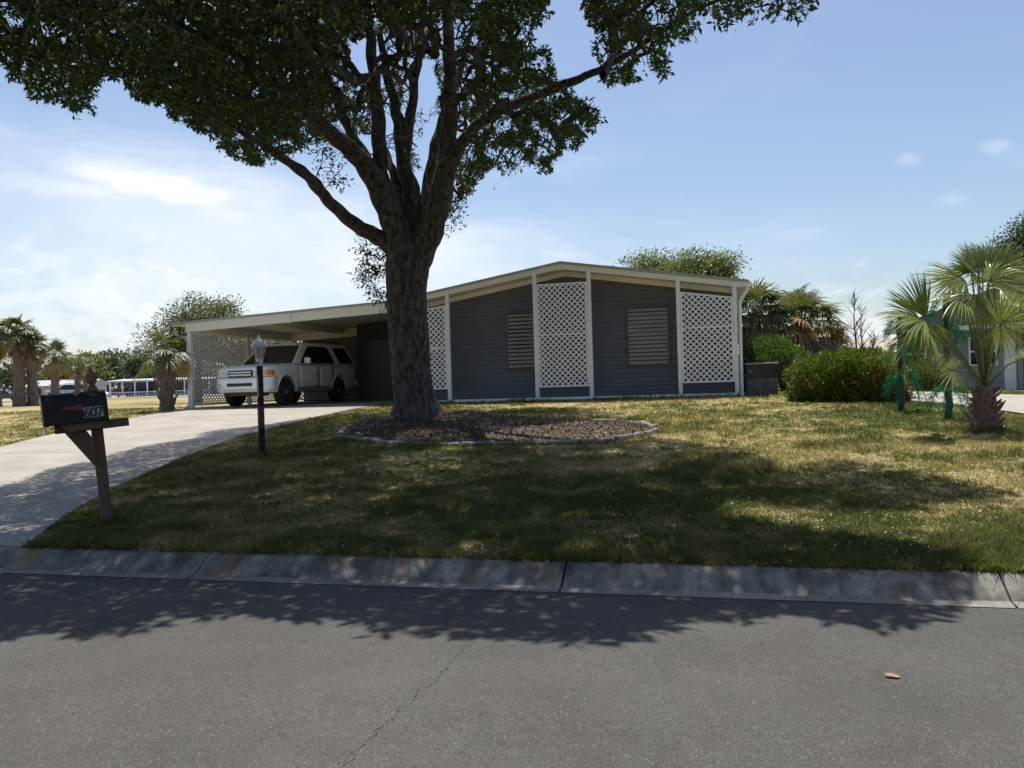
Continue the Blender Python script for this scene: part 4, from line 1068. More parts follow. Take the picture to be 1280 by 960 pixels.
# ------------------------------------------------------------------ the big oak
M_bark = pm('oak_bark', (0.105, 0.092, 0.085), (0.026, 0.021, 0.019), 11.0, 0.95, 1.0, 34, stretch=(1, 1, 0.45), contrast=(0.38, 0.60))
M_oakleaf = leafmat('oak_leaf', [(0.0, (0.018, 0.034, 0.009)), (0.5, (0.029, 0.052, 0.013)), (0.9, (0.055, 0.085, 0.020)), (1.0, (0.12, 0.115, 0.030))], 0.36, 0.5, tint=(0.85, 1.0, 0.38))
oak = thing('oak_tree', 'large spreading oak with dark forked trunk standing in the edged mulch bed', 'tree', tb)
OAKINV = Matrix.Translation(-Vector(tb))
def ob(o): o.matrix_parent_inverse = OAKINV; return o
def smooth_path(pts, rad, sub=4):
    """Catmull-Rom through the points"""
    P = [np.array(p) for p in pts]; out = []; ro = []
    for i in range(len(P) - 1):
        p0 = P[max(i - 1, 0)]; p1 = P[i]; p2 = P[i + 1]; p3 = P[min(i + 2, len(P) - 1)]
        for k in range(sub):
            t = k / sub
            out.append(0.5 * ((2 * p1) + (-p0 + p2) * t + (2 * p0 - 5 * p1 + 4 * p2 - p3) * t * t + (-p0 + 3 * p1 - 3 * p2 + p3) * t ** 3)); ro.append(rad[i] * (1 - t) + rad[i + 1] * t)
    out.append(P[-1]); ro.append(rad[-1]); return out, ro
def limb_pts(L_):
    return [at_depth(x, y, Z) for x, y, Z, w_ in L_], [w_ * 0.5 * Z / FPX for x, y, Z, w_ in L_]
def bark_tube(name, pts, rad, n, amp, parent, lobes=0.0, caps=True):
    b = MB(); b.tube(pts, rad, n, caps); m = len(pts)
    V = np.array(b.v); C = np.repeat(np.array(pts), n, 0)[:len(V)]
    d = V - C; ln = np.linalg.norm(d, axis=1, keepdims=True) + 1e-9; dn = d / ln
    ang = np.arctan2(dn[:, 1], dn[:, 0]); z = V[:, 2]
    k = (fbm(ang * 2.2 + 31 + z * 0.25, z * 1.6 + 9, 4) - 0.5) * 2 * amp + (fbm(np.cos(ang) * 7 + 50, np.sin(ang) * 7 + z * 3.0 + 80, 3) - 0.5) * amp * 0.9 + (np.abs(fbm(ang * 9 + 20 + z * 0.6, z * 5.0, 3) - 0.5) - 0.12) * amp * 1.1
    V = C + d * (1 + k[:, None])
    if lobes:
        fl = np.exp(-np.clip(z - tb[2], 0, 5) / 0.30)
        V += d * (fl * lobes * (0.45 + 0.55 * np.sin(ang * 5 + 1.0)))[:, None]
    b.v = [tuple(p) for p in V]
    return ob(b.build(name, M_bark, parent, smooth=True))
ZT = 17.43
trunk = [(x_, y_, z_, w_ * 0.95) for x_, y_, z_, w_ in [(522, 545, ZT, 82), (521, 532, ZT, 72), (520, 518, ZT, 62), (518, 500, ZT, 54), (515, 470, ZT, 50), (512, 430, ZT, 51.5), (509, 390, ZT, 52), (508, 360, ZT, 52), (509, 338, ZT, 55), (511, 318, ZT, 56), (513, 302, ZT, 46)]]
pts, rad = limb_pts(trunk); pts, rad = smooth_path(pts, rad, 14)
bark_tube('trunk', pts, rad, 110, 0.075, oak, 0.34)
LIMBS = [
 [(506, 330, 17.4, 20), (484, 304, 17.3, 28), (466, 293, 17.2, 24), (447, 283, 17, 22), (425, 265, 16.6, 20), (405, 245, 16.2, 18), (385, 222, 15.8, 15), (362, 205, 15.4, 12), (330, 183, 14.9, 10), (290, 158, 14.3, 8), (240, 125, 13.6, 6), (180, 98, 12.8, 4.5), (120, 78, 12.2, 3)],
 [(408, 249, 16.25, 15), (397, 230, 16.2, 13), (378, 212, 16.4, 11), (352, 194, 16.6, 8), (318, 165, 16.8, 5)],
 [(510, 352, 17.4, 30), (506, 322, 17.35, 42), (496, 288, 17.2, 36), (482, 256, 17, 32), (467, 223, 16.8, 29), (448, 197, 16.5, 26), (425, 176, 16, 23), (400, 155, 15.5, 20), (375, 132, 15, 17), (345, 105, 14.4, 14), (310, 78, 13.6, 12), (265, 52, 12.8, 10), (225, 30, 12, 8), (185, 5, 11.2, 6), (120, -60, 10.2, 4)],
 [(472, 233, 16.9, 22), (462, 207, 17.2, 18), (447, 182, 17.5, 16), (430, 148, 17.8, 13), (415, 110, 18, 11), (400, 60, 18, 8), (390, 0, 18, 6)],
 [(505, 318, 17.5, 36), (488, 268, 17.4, 26), (476, 217, 17.4, 21), (474, 170, 17.4, 20), (470, 120, 17.3, 17), (465, 70, 17.2, 15), (460, 20, 17, 12), (455, -40, 16.8, 9), (445, -140, 16.3, 6)],
 [(512, 345, 17.6, 28), (513, 315, 17.6, 36), (511, 275, 17.7, 31), (514, 242, 17.8, 25), (505, 208, 17.8, 20), (500, 165, 17.8, 17), (493, 130, 17.8, 14), (482, 85, 17.8, 11), (475, 40, 17.8, 8)],
 [(505, 195, 17.8, 16), (514, 140, 17.7, 13), (520, 90, 17.6, 12), (527, 45, 17.5, 10), (530, 0, 17.4, 8), (536, -80, 17, 5)],
 [(503, 258, 17.8, 17), (493, 220, 18.0, 13), (484, 196, 18.3, 10), (470, 160, 18.8, 7)],
 [(514, 352, 17.4, 30), (522, 322, 17.35, 42), (537, 288, 17.2, 38), (551, 245, 17, 31), (559, 192, 16.8, 25), (563, 140, 16.6, 20), (562, 80, 16.3, 18), (560, 30, 16, 15), (562, -30, 15.6, 12), (570, -120, 15, 8), (575, -220, 14, 4)],
 [(524, 300, 17.6, 26), (534, 240, 17.9, 17), (543, 190, 18.2, 15), (553, 150, 18.4, 12), (575, 90, 18.8, 9), (590, 30, 19, 6)],
 [(562, 212, 16.9, 19), (576, 182, 16.5, 16), (595, 158, 16.1, 15), (625, 138, 15.6, 14), (662, 123, 15, 13), (700, 108, 14.4, 12), (740, 92, 13.7, 10), (775, 74, 13, 8), (820, 45, 12.2, 6), (880, 8, 11.3, 5), (960, -30, 10.4, 4), (1040, -90, 9.6, 2.5)],
 [(560, 40, 16, 13), (545, -60, 14.5, 12), (500, -180, 12.5, 9), (450, -350, 10.5, 6), (400, -550, 9, 4)],
 [(562, -20, 15.6, 11), (640, -120, 13.8, 8), (740, -250, 12, 6), (850, -420, 10, 4)],
 [(228, 32, 12.1, 8), (205, -80, 10.5, 6), (150, -250, 9, 3)],
]
LIMBS = [[(x_, y_, z_, w_ * (0.80 if i_ < 2 else 0.92)) for x_, y_, z_, w_ in L_] for i_, L_ in enumerate(LIMBS)]
NODES = []
for i, Lm in enumerate(LIMBS):
    pts, rad = limb_pts(Lm); pts, rad = smooth_path(pts, rad, 5)
    pts = [p + (np.array([0.018 * math.sin(k * 1.3 + i), 0.018 * math.cos(k * 1.7 + i), 0.0]) if 0 < k < len(pts) - 1 else 0) for k, p in enumerate(pts)]
    bark_tube('limb', pts, rad, 16, 0.06, oak)
    for p, r in zip(pts, rad):
        px, py, Zp = project(p)
        if r < 0.15: NODES.append((p, r))
# crown: leaf clumps in the volume round the limbs
MASKS = [
 [(-80, -12), (-80, 95), (0, 92), (25, 106), (50, 118), (70, 133), (92, 147), (106, 140), (118, 118), (135, 112), (152, 101), (165, 112), (195, 124), (215, 140), (240, 160), (262, 174), (285, 190), (310, 199), (345, 205), (372, 196), (392, 176), (418, 186), (440, 192), (455, 168), (470, 205), (480, 212), (505, 200), (520, 215), (535, 200), (548, 240), (560, -12)],
 [(550, -12), (545, 250), (572, 258), (592, 234), (612, 222), (640, 213), (668, 217), (690, 207), (705, 189), (735, 166), (755, 152), (752, 132), (725, 110), (712, 92), (690, 70), (665, 62), (668, 30), (700, -12)],
 [(728, -12), (725, 30), (740, 50), (745, 80), (750, 108), (770, 98), (798, 94), (828, 99), (836, 70), (848, 46), (868, 56), (876, 26), (888, 10), (905, 34), (918, 32), (930, 12), (950, 28), (967, 40), (985, 20), (1010, 8), (1035, -12)],
]
GAPS = [[(438, 58), (470, 52), (475, 110), (440, 82)], [(512, 98), (538, 74), (550, 110), (532, 150), (522, 195), (510, 152)], [(473, 180), (492, 205), (490, 235), (478, 225)], [(523, 190), (545, 140), (553, 160), (535, 235), (528, 260)], [(477, 110), (497, 130), (497, 170), (480, 170)], [(10, 15), (35, 22), (28, 42), (8, 40)]]
SPRIGS = [[(447, 300), (470, 296), (486, 305), (484, 345), (482, 390), (466, 372), (446, 348), (452, 320)], [(548, 250), (575, 258), (574, 288), (556, 300), (548, 290)], [(396, 186), (432, 192), (432, 232), (412, 240), (394, 222)], [(497, 140), (525, 140), (520, 215), (505, 225)], [(478, 230), (487, 225), (492, 250), (482, 260)]]
def in_view(px, py): return (px > -25) & (px < 1305) & (py > -14) & (py < 972)
def mask_ok(px, py, grow=0.0):
    ok = np.zeros(px.shape, bool)
    jx = (fbm(px * 0.05, py * 0.05, 4) - 0.5) * 46; jy = (fbm(px * 0.05 + 40, py * 0.05 + 9, 4) - 0.5) * 46 + 3
    for m in MASKS: ok |= in_poly(px + jx, py + jy, m)
    for g in GAPS: ok &= ~in_poly(px + jx * 0.6, py + jy * 0.6, g)
    return ok | ~in_view(px, py)
SHADE_PX = [(-420, 700), (-200, 640), (0, 611), (64, 590), (124, 575), (175, 560), (242, 549), (268, 540), (325, 533), (380, 524), (415, 517), (445, 511), (485, 508), (520, 507), (560, 506), (600, 512), (650, 509), (700, 510), (735, 511), (765, 515), (795, 521), (812, 527),
 (790, 530), (740, 528), (690, 533), (620, 541), (590, 547), (640, 555), (700, 555), (790, 551), (822, 547), (880, 557), (935, 562), (962, 572), (985, 588), (1020, 576), (1060, 576), (1100, 585), (1150, 592), (1200, 600), (1240, 607), (1275, 618), (1250, 629), (1200, 629), (1140, 636), (1090, 634),
 (1010, 640), (960, 628), (915, 625), (900, 640), (960, 655), (1010, 668), (1060, 664), (1110, 672), (1180, 688), (1225, 700), (1232, 720), (1212, 764), (1160, 778), (1090, 788), (1060, 776), (1000, 764), (965, 768), (940, 785), (900, 790), (850, 796), (800, 808), (760, 812), (700, 808), (640, 806), (600, 797), (560, 790), (520, 783), (470, 786), (420, 776), (380, 776), (330, 776), (290, 779), (240, 770), (200, 776), (165, 790), (120, 796), (90, 790), (60, 790), (30, 801), (0, 804), (-200, 830), (-500, 860)]
SHADE = [tuple(gpt(*p)[:2]) for p in SHADE_PX]
def sun_foot(P):
    t = (P[:, 2] - 0.4) / SUN[2]
    for _ in range(4):
        q = P - SUN * t[:, None]; zz = np.where(q[:, 1] < YK0 + 0.2, 0.0, terr(q[:, 0], q[:, 1])); t = (P[:, 2] - zz) / SUN[2]
    return P - SUN * t[:, None]
def shade_ok(P, jit=0.3):
    q = sun_foot(P)
    jx = (fbm(q[:, 0] * 1.7, q[:, 1] * 1.7, 3) - 0.5) * 2 * jit; jy = (fbm(q[:, 0] * 1.7 + 60, q[:, 1] * 1.7, 3) - 0.5) * 2 * jit
    ok = in_poly(q[:, 0] + jx, q[:, 1] + jy, SHADE)
    return ok
sx0, sx1 = min(p[0] for p in SHADE), max(p[0] for p in SHADE); sy0, sy1 = min(p[1] for p in SHADE), max(p[1] for p in SHADE)
rg = np.random.default_rng(23)
def ztop(x, y):
    r = np.hypot(x - tb[0], y - tb[1]); return 13.5 - 6.0 * np.clip(r / 12.5, 0, 1.05) ** 2
# A: everything that shades the ground
def sample_A(n):
    gx = rg.uniform(max(sx0, -15), sx1, n); gy = rg.uniform(sy0, sy1, n); k = in_poly(gx, gy, SHADE); gx, gy = gx[k], gy[k]
    h = 4.9 + (ztop(gx, gy) - 4.9) * rg.beta(1.1, 1.3, len(gx)); gz = np.where(gy < YK0, 0.0, terr(gx, gy))
    t = (h - gz) / SUN[2]; P = np.stack([gx, gy, gz], 1) + SUN * t[:, None]
    px, py, Z = project(P); return P[mask_ok(px, py) & (Z > 4.5)]
# B: what the frame shows of the crown
def sample_B(n):
    px = rg.uniform(-30, 1040, n); py = rg.uniform(-12, 262, n); k = mask_ok(px, py); px, py = px[k], py[k]
    Z = rg.uniform(8.5, 21, len(px)); a, b_ = (px - 640) / FPX - (py - HORIZ) / FPX * ROLL, (py - HORIZ) / FPX + (px - 640) / FPX * ROLL
    P = (FWD[None] + a[:, None] * RGT - b_[:, None] * UPV) * Z[:, None]; P[:, 2] += EYE
    return P[shade_ok(P, 0.15) & (P[:, 2] < ztop(P[:, 0], P[:, 1])) & (P[:, 2] > 4.4)]
def thin(P, dmin):
    keep = []; cell = {}
    for p in P:
        c = tuple((p // dmin).astype(int)); ok = True
        for i in (-1, 0, 1):
            for j in (-1, 0, 1):
                for k in (-1, 0, 1):
                    for q in cell.get((c[0] + i, c[1] + j, c[2] + k), ()):
                        if (p[0] - q[0]) ** 2 + (p[1] - q[1]) ** 2 + (p[2] - q[2]) ** 2 < dmin * dmin: ok = False; break
                    if not ok: break
                if not ok: break
            if not ok: break
        if ok: keep.append(p); cell.setdefault(c, []).append(p)
    return np.array(keep)
CA = thin(sample_A(36000), 0.40)[:2900]
CB = thin(sample_B(40000), 0.36)[:2000]
def sprig_pts(poly, n, Z0, Z1):
    xs_ = [p[0] for p in poly]; ys_ = [p[1] for p in poly]; px = rg.uniform(min(xs_), max(xs_), n); py = rg.uniform(min(ys_), max(ys_), n); k = in_poly(px, py, poly)
    return np.array([at_depth(x, y, rg.uniform(Z0, Z1)) for x, y in zip(px[k], py[k])])
CS = np.concatenate([sprig_pts(SPRIGS[0], 60, 17.3, 18.0), sprig_pts(SPRIGS[1], 20, 17, 17.6), sprig_pts(SPRIGS[2], 12, 16, 16.6), sprig_pts(SPRIGS[3], 16, 17.8, 18.6), sprig_pts(SPRIGS[4], 6, 17.8, 18.4)])
CL = np.concatenate([CA, CB])
# twigs: every clump grows from the nearest wood
for p_, (x, y, Z, w_) in ((0, (486, 320, 17.4, 8)), (0, (548, 285, 17.1, 8)), (0, (478, 300, 17.4, 8))): NODES.append((at_depth(x, y, Z), 0.05))
NP = np.array([n[0] for n in NODES]); NR = [n[1] for n in NODES]
ALL = np.concatenate([CL, CS]); N = len(ALL)
best = np.full(N, 1e9); par = np.full(N, -1); done = np.zeros(N, bool)
for j in range(N):
    d = np.linalg.norm(NP - ALL[j], axis=1); par[j] = -1 - int(d.argmin()); best[j] = d.min()
order = []
bb = best.copy()
for _ in range(N):
    j = int(np.where(done, 1e9, bb).argmin()); done[j] = True; order.append(j)
    d = np.linalg.norm(ALL - ALL[j], axis=1) + 0.12
    upd = (~done) & (d < bb); bb[upd] = d[upd]; par[upd] = j
cnt = np.ones(N)
for j in reversed(order):
    if par[j] >= 0: cnt[par[j]] += cnt[j]
b = MB()
for j in order:
    p = ALL[j]; q = ALL[par[j]] if par[j] >= 0 else NP[-1 - par[j]]
    r1 = min(0.0045 * cnt[j] ** 0.40, 0.042); r0 = min(r1 * 1.25, NR[-1 - par[j]] if par[j] < 0 else r1 * 1.25)
    if np.linalg.norm(p - q) > 2.6 and cnt[j] < 3: continue
    m_ = (p + q) / 2 + rg.normal(size=3) * 0.06 * np.linalg.norm(p - q) + np.array([0, 0, 0.05])
    px, py, Zq = project(np.array([m_, p]))
    if np.any(in_view(px, py) & ~mask_ok(px, py)) and j < len(CL): continue
    b.tube([q, m_, p], [r0, (r0 + r1) / 2, r1], 5, False)
ob(b.build('twigs', M_bark, oak, smooth=True, fix=False)).name = 'branchwork'
# the main limbs stay in sight from the street: little foliage hangs on their street side
LQ = []
for i, Lm in enumerate(LIMBS[:11]):
    pts, rad = limb_pts(Lm); pts, rad = smooth_path(pts, rad, 4)
    for p, r in zip(pts, rad):
        x, y, z = project(p)
        if r * FPX / z > 3.0: LQ.append((float(x), float(y), float(z), r * FPX / float(z)))
LQ = np.array(LQ, np.float32)
def limb_clear(px, py, Z):
    ok = np.ones(px.shape, bool); iv = np.where(in_view(px, py))[0]
    for c in np.array_split(iv, max(1, len(iv) // 8000)):
        d = np.hypot(px[c, None] - LQ[None, :, 0], py[c, None] - LQ[None, :, 1]) - LQ[None, :, 3] - 3
        near = (d < 3) & (Z[c, None] < LQ[None, :, 2] + 0.3)
        ok[c] = ~(near.any(1) & (rg.random(len(c)) < 0.88))
    cen = in_poly(px, py, [(425, 45), (470, 25), (600, 25), (585, 215), (560, 262), (480, 262), (440, 215), (405, 150)]) & in_view(px, py)
    ok &= ~(cen & (Z < 17.6) & (rg.random(px.shape) < 0.93))
    ok &= ~(cen & (fbm(px * 0.035 + 7, py * 0.035, 3) < 0.50))
    hole = fbm(px * 0.10 + 3, py * 0.10 + 60, 3); thr = np.where(px > 560, 0.44, np.where(py > 150, 0.40, 0.36))
    ok &= ~(in_view(px, py) & (hole < thr) & (rg.random(px.shape) < 0.93))
    return ok
# leaves
def clump_leaves(C, per, rad, check=True):
    n = len(C); idx = np.repeat(np.arange(n), per)
    off = rg.normal(size=(n * per, 3)); off /= np.linalg.norm(off, axis=1, keepdims=True); off *= (rg.random(n * per) ** 0.55)[:, None] * rad
    off[:, 2] *= 0.7
    P = C[idx] + off; d = off / (np.linalg.norm(off, axis=1, keepdims=True) + 1e-6); d[:, 2] -= 0.35
    if check:
        px, py, Z = project(P); k = mask_ok(px, py) & shade_ok(P, 0.28) & limb_clear(px, py, Z)
        q = sun_foot(P); k &= ~((fbm(q[:, 0] * 1.5 + 11, q[:, 1] * 1.5 + 3, 3) > 0.70) & (q[:, 1] > YK1) & ~in_view(px, py)); P, d = P[k], d[k]
    return P, d
PA, dA = clump_leaves(CA, 88, 0.52); PB, dB = clump_leaves(CB, 74, 0.42); PS, dS = clump_leaves(CS, 26, 0.22, False)
P_ = np.concatenate([PA, PB, PS]); d_ = np.concatenate([dA, dB, dS])
px, py, Z = project(P_); vis = (px > -120) & (px < 1400) & (py > -120)
sz = np.where(vis, 0.085, 0.18)
sz[-len(PS):] = 0.085
V, F, r = leaf_cloud(P_, 1.0, 0.40, 0.3, d_ * 0.55, rg)
V = (V.reshape(-1, 4, 3) - P_[:, None]) * sz[:, None, None] + P_[:, None]
ob(np_mesh('crown', V.reshape(-1, 3), F, M_oakleaf, oak, {'rnd': r}))
print('oak leaves', len(P_), 'clumps', len(CA), len(CB))
# ------------------------------------------------------------------ palms
M_frond = leafmat('palm_frond_green', [(0.0, (0.080, 0.125, 0.030)), (0.5, (0.155, 0.195, 0.052)), (1.0, (0.30, 0.31, 0.11))], 0.22, 0.33, tint=(1, 1, 0.45))
M_frond_far = leafmat('far_palm_frond', [(0.0, (0.050, 0.070, 0.026)), (0.6, (0.095, 0.115, 0.042)), (1.0, (0.21, 0.19, 0.085))], 0.25, 0.45, tint=(1, 1, 0.5))
M_dead = leafmat('dead_palm_frond', [(0.0, (0.15, 0.115, 0.085)), (0.5, (0.27, 0.215, 0.16)), (1.0, (0.42, 0.35, 0.27))], 0.12, 0.8, tint=(1, 0.8, 0.5))
M_orange = leafmat('browning_palm_frond', [(0.0, (0.22, 0.14, 0.055)), (0.5, (0.32, 0.21, 0.09)), (1.0, (0.22, 0.19, 0.08))], 0.15, 0.7, tint=(1, 0.8, 0.4))
M_boot = pm('palm_boot_fibre', (0.24, 0.185, 0.145), (0.11, 0.08, 0.062), 9, 0.9, 0.8, 40)
M_ptrunk = pm('palm_trunk', (0.20, 0.165, 0.13), (0.09, 0.073, 0.06), 6, 0.9, 0.8, 25, stretch=(1, 1, 2.0))
M_petiole = pm('petiole_green', (0.10, 0.12, 0.035), (0.14, 0.15, 0.05), 5, 0.5)

def fan_geo(hub, d, up, R, nseg, spread, droop, wid, rng, curl=0.35):
    """one fan leaf: (V, F, rnd); blades of 3 quads"""
    d = np.array(d, float); d /= np.linalg.norm(d); up = np.array(up, float); up -= d * (up @ d); up /= np.linalg.norm(up) + 1e-9
    sd = np.cross(d, up)
    A = np.linspace(-spread, spread, nseg); V = []; F = []; Rn = []
    base = rng.random()
    for i, a in enumerate(A):
        a = a + rng.normal() * 0.02
        dir_ = d * math.cos(a) + sd * math.sin(a)
        side = np.cross(dir_, up); L_ = R * (0.72 + 0.28 * math.cos(a * 0.62)) * rng.uniform(0.9, 1.06); dr = droop * rng.uniform(0.6, 1.4); fold = 0.25 * (1 if i % 2 else -1)
        b0 = len(V); rn = rng.random()
        for t, w_ in ((0.02, 0.15), (0.40, 1.0), (0.74, 0.62), (1.0, 0.03)):
            c = np.array(hub) + dir_ * L_ * t + up * (-curl * L_ * t * t * 0.35 * abs(math.sin(a))) + np.array([0, 0, -1.0]) * dr * L_ * t ** 2.4
            V.append(c + side * wid * w_ * 0.5 + up * fold * wid * w_ * 0.5); V.append(c - side * wid * w_ * 0.5 - up * fold * wid * w_ * 0.5)
        for q in range(3): F.append((b0 + 2 * q, b0 + 2 * q + 1, b0 + 2 * q + 3, b0 + 2 * q + 2)); Rn.append(np.clip(base * 0.5 + rn * 0.5, 0, 1))
    return np.array(V), np.array(F), np.array(Rn)
class Leaves:
    def __init__(s): s.V = []; s.F = []; s.R = []; s.n = 0
    def add(s, g): s.V.append(g[0]); s.F.append(g[1] + s.n); s.R.append(g[2]); s.n += len(g[0])
    def build(s, name, mat, parent): return np_mesh(name, np.concatenate(s.V), np.concatenate(s.F), mat, parent, {'rnd': np.concatenate(s.R)})

def palm_trunk(h, r0, r1, lean=(0, 0), boots=True, rng=RNG, nb=60):
    b = MB(); pts = []; rad = []
    for t in np.linspace(0, 1, 10): pts.append((lean[0] * t * t, lean[1] * t * t, -0.1 + (h + 0.1) * t)); rad.append((r0 + (r1 - r0) * t) * (1.22 - 0.22 * min(1, t * 5)))
    b.tube(pts, rad, 14)
    if boots:
        for i in range(nb):
            t = 0.08 + 0.92 * i / nb; a = i * 2.4; r = r0 + (r1 - r0) * t
            c = np.array([lean[0] * t * t, lean[1] * t * t, h * t]); o = np.array([math.cos(a), math.sin(a), 0])
            p0 = c + o * r * 0.85; p1 = c + o * (r + 0.06) + np.array([0, 0, 0.12]); p2 = c + o * (r + 0.13 * rng.uniform(0.6, 1.3)) + np.array([0, 0, 0.22])
            b.tube([p0, p1, p2], [0.05, 0.035, 0.014], 5)
    return b
def fan_palm(name, label, loc, h, r0, r1, crown, nf, pet, R, nseg=22, lean=(0, 0), skirt=0, orange=0, group=None, seed=0, mat=None, boots=True, wid=None, nb=50, sweep=118, sk=(40, 45)):
    rng = np.random.default_rng(seed); t = thing(name, label, 'palm tree', loc, 0, group)
    palm_trunk(h, r0, r1, lean, boots, rng, nb).build('trunk', M_ptrunk if not boots else M_boot, t, smooth=True, autosmooth=40)
    top = np.array([lean[0], lean[1], h]); lv = Leaves(); dd = Leaves(); oo = Leaves(); pt = MB(); w_ = wid or R * 0.085
    for i in range(nf):
        az = i * 2.39996 + rng.normal() * 0.15; el = math.radians(82 - sweep * (i / nf) ** 0.9 + rng.normal() * 6)
        d = np.array([math.cos(az) * math.cos(el), math.sin(az) * math.cos(el), math.sin(el)])
        pl = pet * rng.uniform(0.8, 1.15); mid = top + d * pl * 0.55 + np.array([0, 0, 0.08 * pl]); hub = top + d * pl + np.array([0, 0, -0.10 * pl])
        pt.tube([top - np.array([0, 0, 0.05]), mid, hub], [0.028, 0.018, 0.012], 5, False)
        hd = hub - mid; hd /= np.linalg.norm(hd); hd[2] -= 0.15
        upv = np.array([0, 0, 1.0]) if abs(hd[2]) < 0.9 else np.array([math.cos(az + 1.57), math.sin(az + 1.57), 0.2])
        g = fan_geo(hub, hd, upv + rng.normal(size=3) * 0.25, R * rng.uniform(0.85, 1.1), nseg, 2.1, 0.28, w_, rng)
        (oo if i >= nf - orange else lv).add(g)
    lv.build('crown', mat or M_frond_far, t)
    if oo.n: oo.build('browning_fronds', M_orange, t).name = 'browning_foliage'
    pt.build('petiole_cluster', M_petiole, t)
    for i in range(skirt):
        az = i * 2.39996; el = math.radians(-sk[0] - sk[1] * rng.random())
        d = np.array([math.cos(az) * math.cos(el), math.sin(az) * math.cos(el), math.sin(el)]); hub = top + d * pet * rng.uniform(0.5, 0.95) + np.array([0, 0, -0.1 - 0.25 * rng.random()])
        dd.add(fan_geo(hub, d + np.array([0, 0, -0.6]), np.array([math.cos(az), math.sin(az), 0.4]), R * rng.uniform(0.6, 0.95), 14, 1.2, 0.25, w_ * 0.9, rng))
    if dd.n: dd.build('dead_skirt', M_dead, t)
    return t
def spot(px, Z, z=None):
    p = ray(px, HORIZ) * Z; return (p[0], p[1], tz(p[0], p[1]) if z is None else z)
def top_h(px, py, Z, zb): return EYE + (-(ab(px, py)[1])) * Z - zb

# far-left palms, nearest first
LP = [(24, 43.0, 415, 0.30, 24, 0.72, 'tall cabbage palm with thick pale trunk on the open lot beyond the mailbox'),
      (41, 43.5, 432, 0.27, 24, 0.66, 'shorter cabbage palm with browning fronds close beside the tall palm'),
      (69, 66.0, 446, 0.34, 20, 0.95, 'palm with drooping crown standing in front of the silver parked cars'),
      (97, 84.0, 458, 0.30, 18, 0.95, 'small palm with tan dead fronds near the far white car'),
      (107, 92.0, 455, 0.28, 16, 0.95, 'slim distant palm leaning behind the mailbox post'),
      (-6, 46.0, 425, 0.30, 22, 0.8, 'cabbage palm cut off by the picture edge beside the tall palm')]
for i, (px_, Z, pyt, r, nf, R, lab) in enumerate(LP):
    p = spot(px_, Z); fan_palm('cabbage_palm', lab, p, top_h(px_, pyt, Z, p[2]), r, r * 0.75, None, nf, R * 1.0, R, 18, (RNG.normal() * 0.1, 0), skirt=[5, 14, 9, 9, 6, 10][i], orange=[2, 4, 3, 5, 3, 3][i], group='cabbage palms on the far lot', seed=40 + i, nb=40, wid=R * 0.11)
# palm by the carport corner
p = spot(208, 23.6); fan_palm('cabbage_palm', 'leaning young cabbage palm growing beside the carport downspout', (p[0], p[1], p[2] - 0.02), 1.62, 0.21, 0.14, None, 22, 0.62, 0.50, 18, (-0.12, 0.1), skirt=7, orange=2, seed=61, nb=30, wid=0.045)
# palms behind the house
p = spot(946, 31); fan_palm('cabbage_palm', 'green fan palm with dead skirt rising beside the house eave', p, top_h(944, 392, 31, p[2]), 0.24, 0.18, None, 32, 0.85, 0.95, 20, (0, 0), skirt=34, seed=71, wid=0.066, sweep=100, sk=(20, 60))
p = spot(1004, 31.5); fan_palm('cabbage_palm', 'broad shaggy palm with orange fronds and thick grey dead skirt', p, top_h(1004, 412, 31.5, p[2]), 0.34, 0.28, None, 56, 1.2, 0.85, 20, (0, 0), skirt=90, orange=20, seed=72, wid=0.068, sweep=92, sk=(5, 70))
p = spot(1035, 33); fan_palm('cabbage_palm', 'low browning palm behind the hedge, half merged with the shaggy palm', p, top_h(1035, 432, 33, p[2]), 0.28, 0.24, None, 22, 0.8, 0.7, 20, (0, 0), skirt=30, orange=9, seed=73, wid=0.06)

